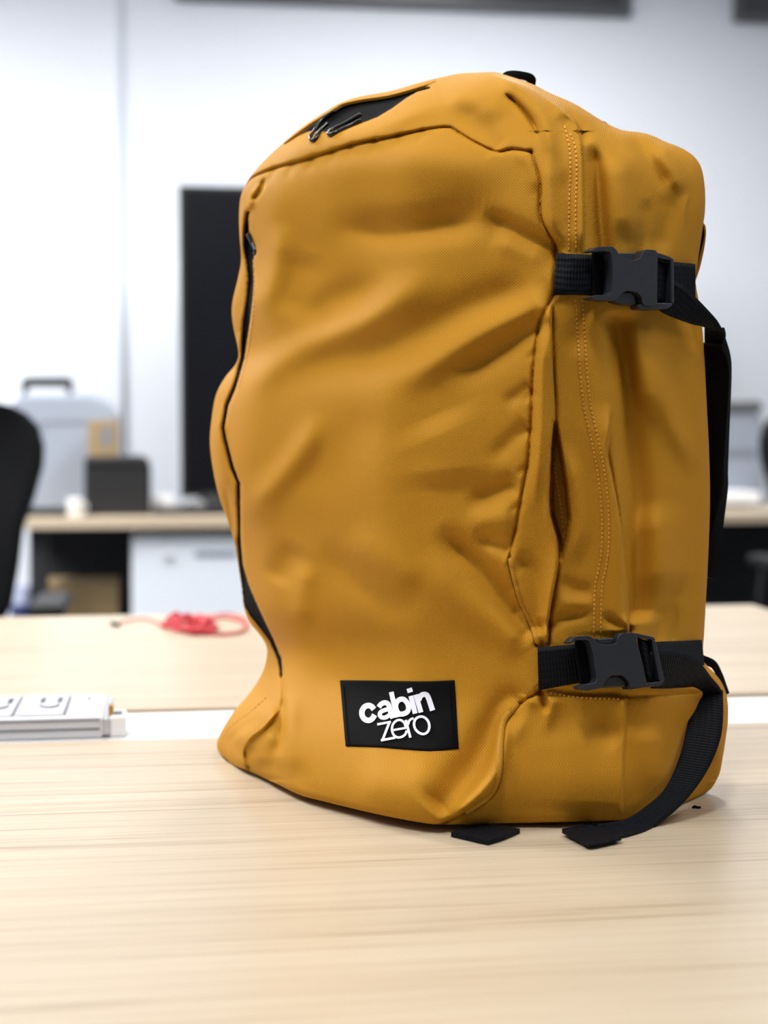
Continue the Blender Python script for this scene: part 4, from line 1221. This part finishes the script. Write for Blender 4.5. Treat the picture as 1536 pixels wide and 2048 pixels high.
def letter(strokes):
    bm = bmesh.new()
    for k_, (p, w, closed) in enumerate(strokes):
        t = (np.roll(p, -1, 0) - np.roll(p, 1, 0)) if closed else np.gradient(p, axis=0)
        t /= np.linalg.norm(t, axis=1)[:, None] + 1e-9
        nn = np.stack([-t[:, 1], t[:, 0]], -1)
        w_ = np.broadcast_to(w, (len(p),))[:, None] / 2
        rows_ = []
        for a, b in zip(p + nn * w_, p - nn * w_):
            row = []
            for (x, y), l_ in ((a, 0.0002), (a, 0.0010 + 0.00005 * k_), (b, 0.0010 + 0.00005 * k_), (b, 0.0002)):
                u, v = LZ(x, y); row.append(bm.verts.new(Vector(P(u, v, lab(u, v, l_)) - BASE)))
            rows_.append(row)
        n_ = len(rows_)
        for i in range(n_ if closed else n_ - 1):
            a, b = rows_[i], rows_[(i + 1) % n_]
            for q_ in range(3): bm.faces.new((a[q_], a[q_ + 1], b[q_ + 1], b[q_]))
        if not closed:
            bm.faces.new(rows_[0]); bm.faces.new(rows_[-1][::-1])
    return from_bm('letter', bm, M['white_thread'], LBL)

def S(px, w, closed=False):
    p = np.asarray(px, float)
    p = catmull(p, 8 * len(p), closed) if len(p) > 2 else np.linspace(p[0], p[1], 6)
    return (p, w, closed)
def PL(px, w):                # straight pen line
    return (np.linspace(px[0], px[1], 6), w, False)
letter([S([(482, 432), (455, 400), (418, 390), (378, 406), (352, 450), (354, 500), (382, 540), (425, 553), (462, 535), (490, 492)], 60)])
letter([S([(535, 408), (560, 375), (600, 358), (635, 372), (652, 410), (672, 480), (690, 530)], [54] * 56),
        S([(660, 425), (600, 440), (558, 460), (546, 492), (568, 520), (610, 520), (650, 494), (668, 462)], 46)])
letter([PL([(672, 241), (735, 520)], 52),
        S([(745, 470), (722, 415), (728, 360), (762, 326), (805, 322), (845, 358), (862, 412), (850, 455), (815, 478), (775, 484)], 56, True)])
letter([PL([(887, 284), (935, 478)], 54), PL([(868, 200), (882, 246)], 60)])
letter([PL([(942, 270), (998, 466)], 54), S([(975, 330), (990, 290), (1025, 268), (1062, 276), (1084, 318), (1102, 370), (1126, 445)], 58)])
letter([PL([(518, 597), (668, 568)], 25), PL([(655, 566), (572, 778)], 27), PL([(558, 772), (716, 742)], 27)])
letter([S([(832, 632), (815, 580), (775, 550), (730, 556), (690, 598), (680, 660), (700, 712), (742, 740), (790, 732), (825, 706), (842, 664)], 26), PL([(690, 660), (838, 634)], 24)])
letter([PL([(832, 548), (882, 742)], 28), S([(856, 600), (868, 560), (892, 538), (918, 530)], 26)])
letter([S([(985, 512), (1035, 520), (1075, 560), (1090, 620), (1072, 676), (1030, 702), (980, 690), (938, 650), (922, 595), (938, 540)], 28, True)])
def label_stitch(a, b):
    pts = [LZ(*p) for p in (a, ((a[0] + b[0]) / 2, (a[1] + b[1]) / 2), b)]
    stitches('stitching', pts, 6, 0.55, 0.0003, M['black_cloth'], 0.0022, LBL)
label_stitch((1312, 160), (1365, 820)); label_stitch((150, 180), (200, 800))

# a scrap of black thread on the desk
w = P(1393, 1617, table_d(1393, 1617)); w[2] = TZ
o = tube('thread_scrap', catmull([(-0.0026, 0, 0.0006), (-0.001, 0.0008, 0.0012), (0.0006, -0.0004, 0.0008), (0.0026, 0.0006, 0.0006)], 14), 0.0009, M['black_cloth'], None, 6)
o.location = w
tag(o, 'tiny scrap of black thread on the desk beside the backpack', 'thread')
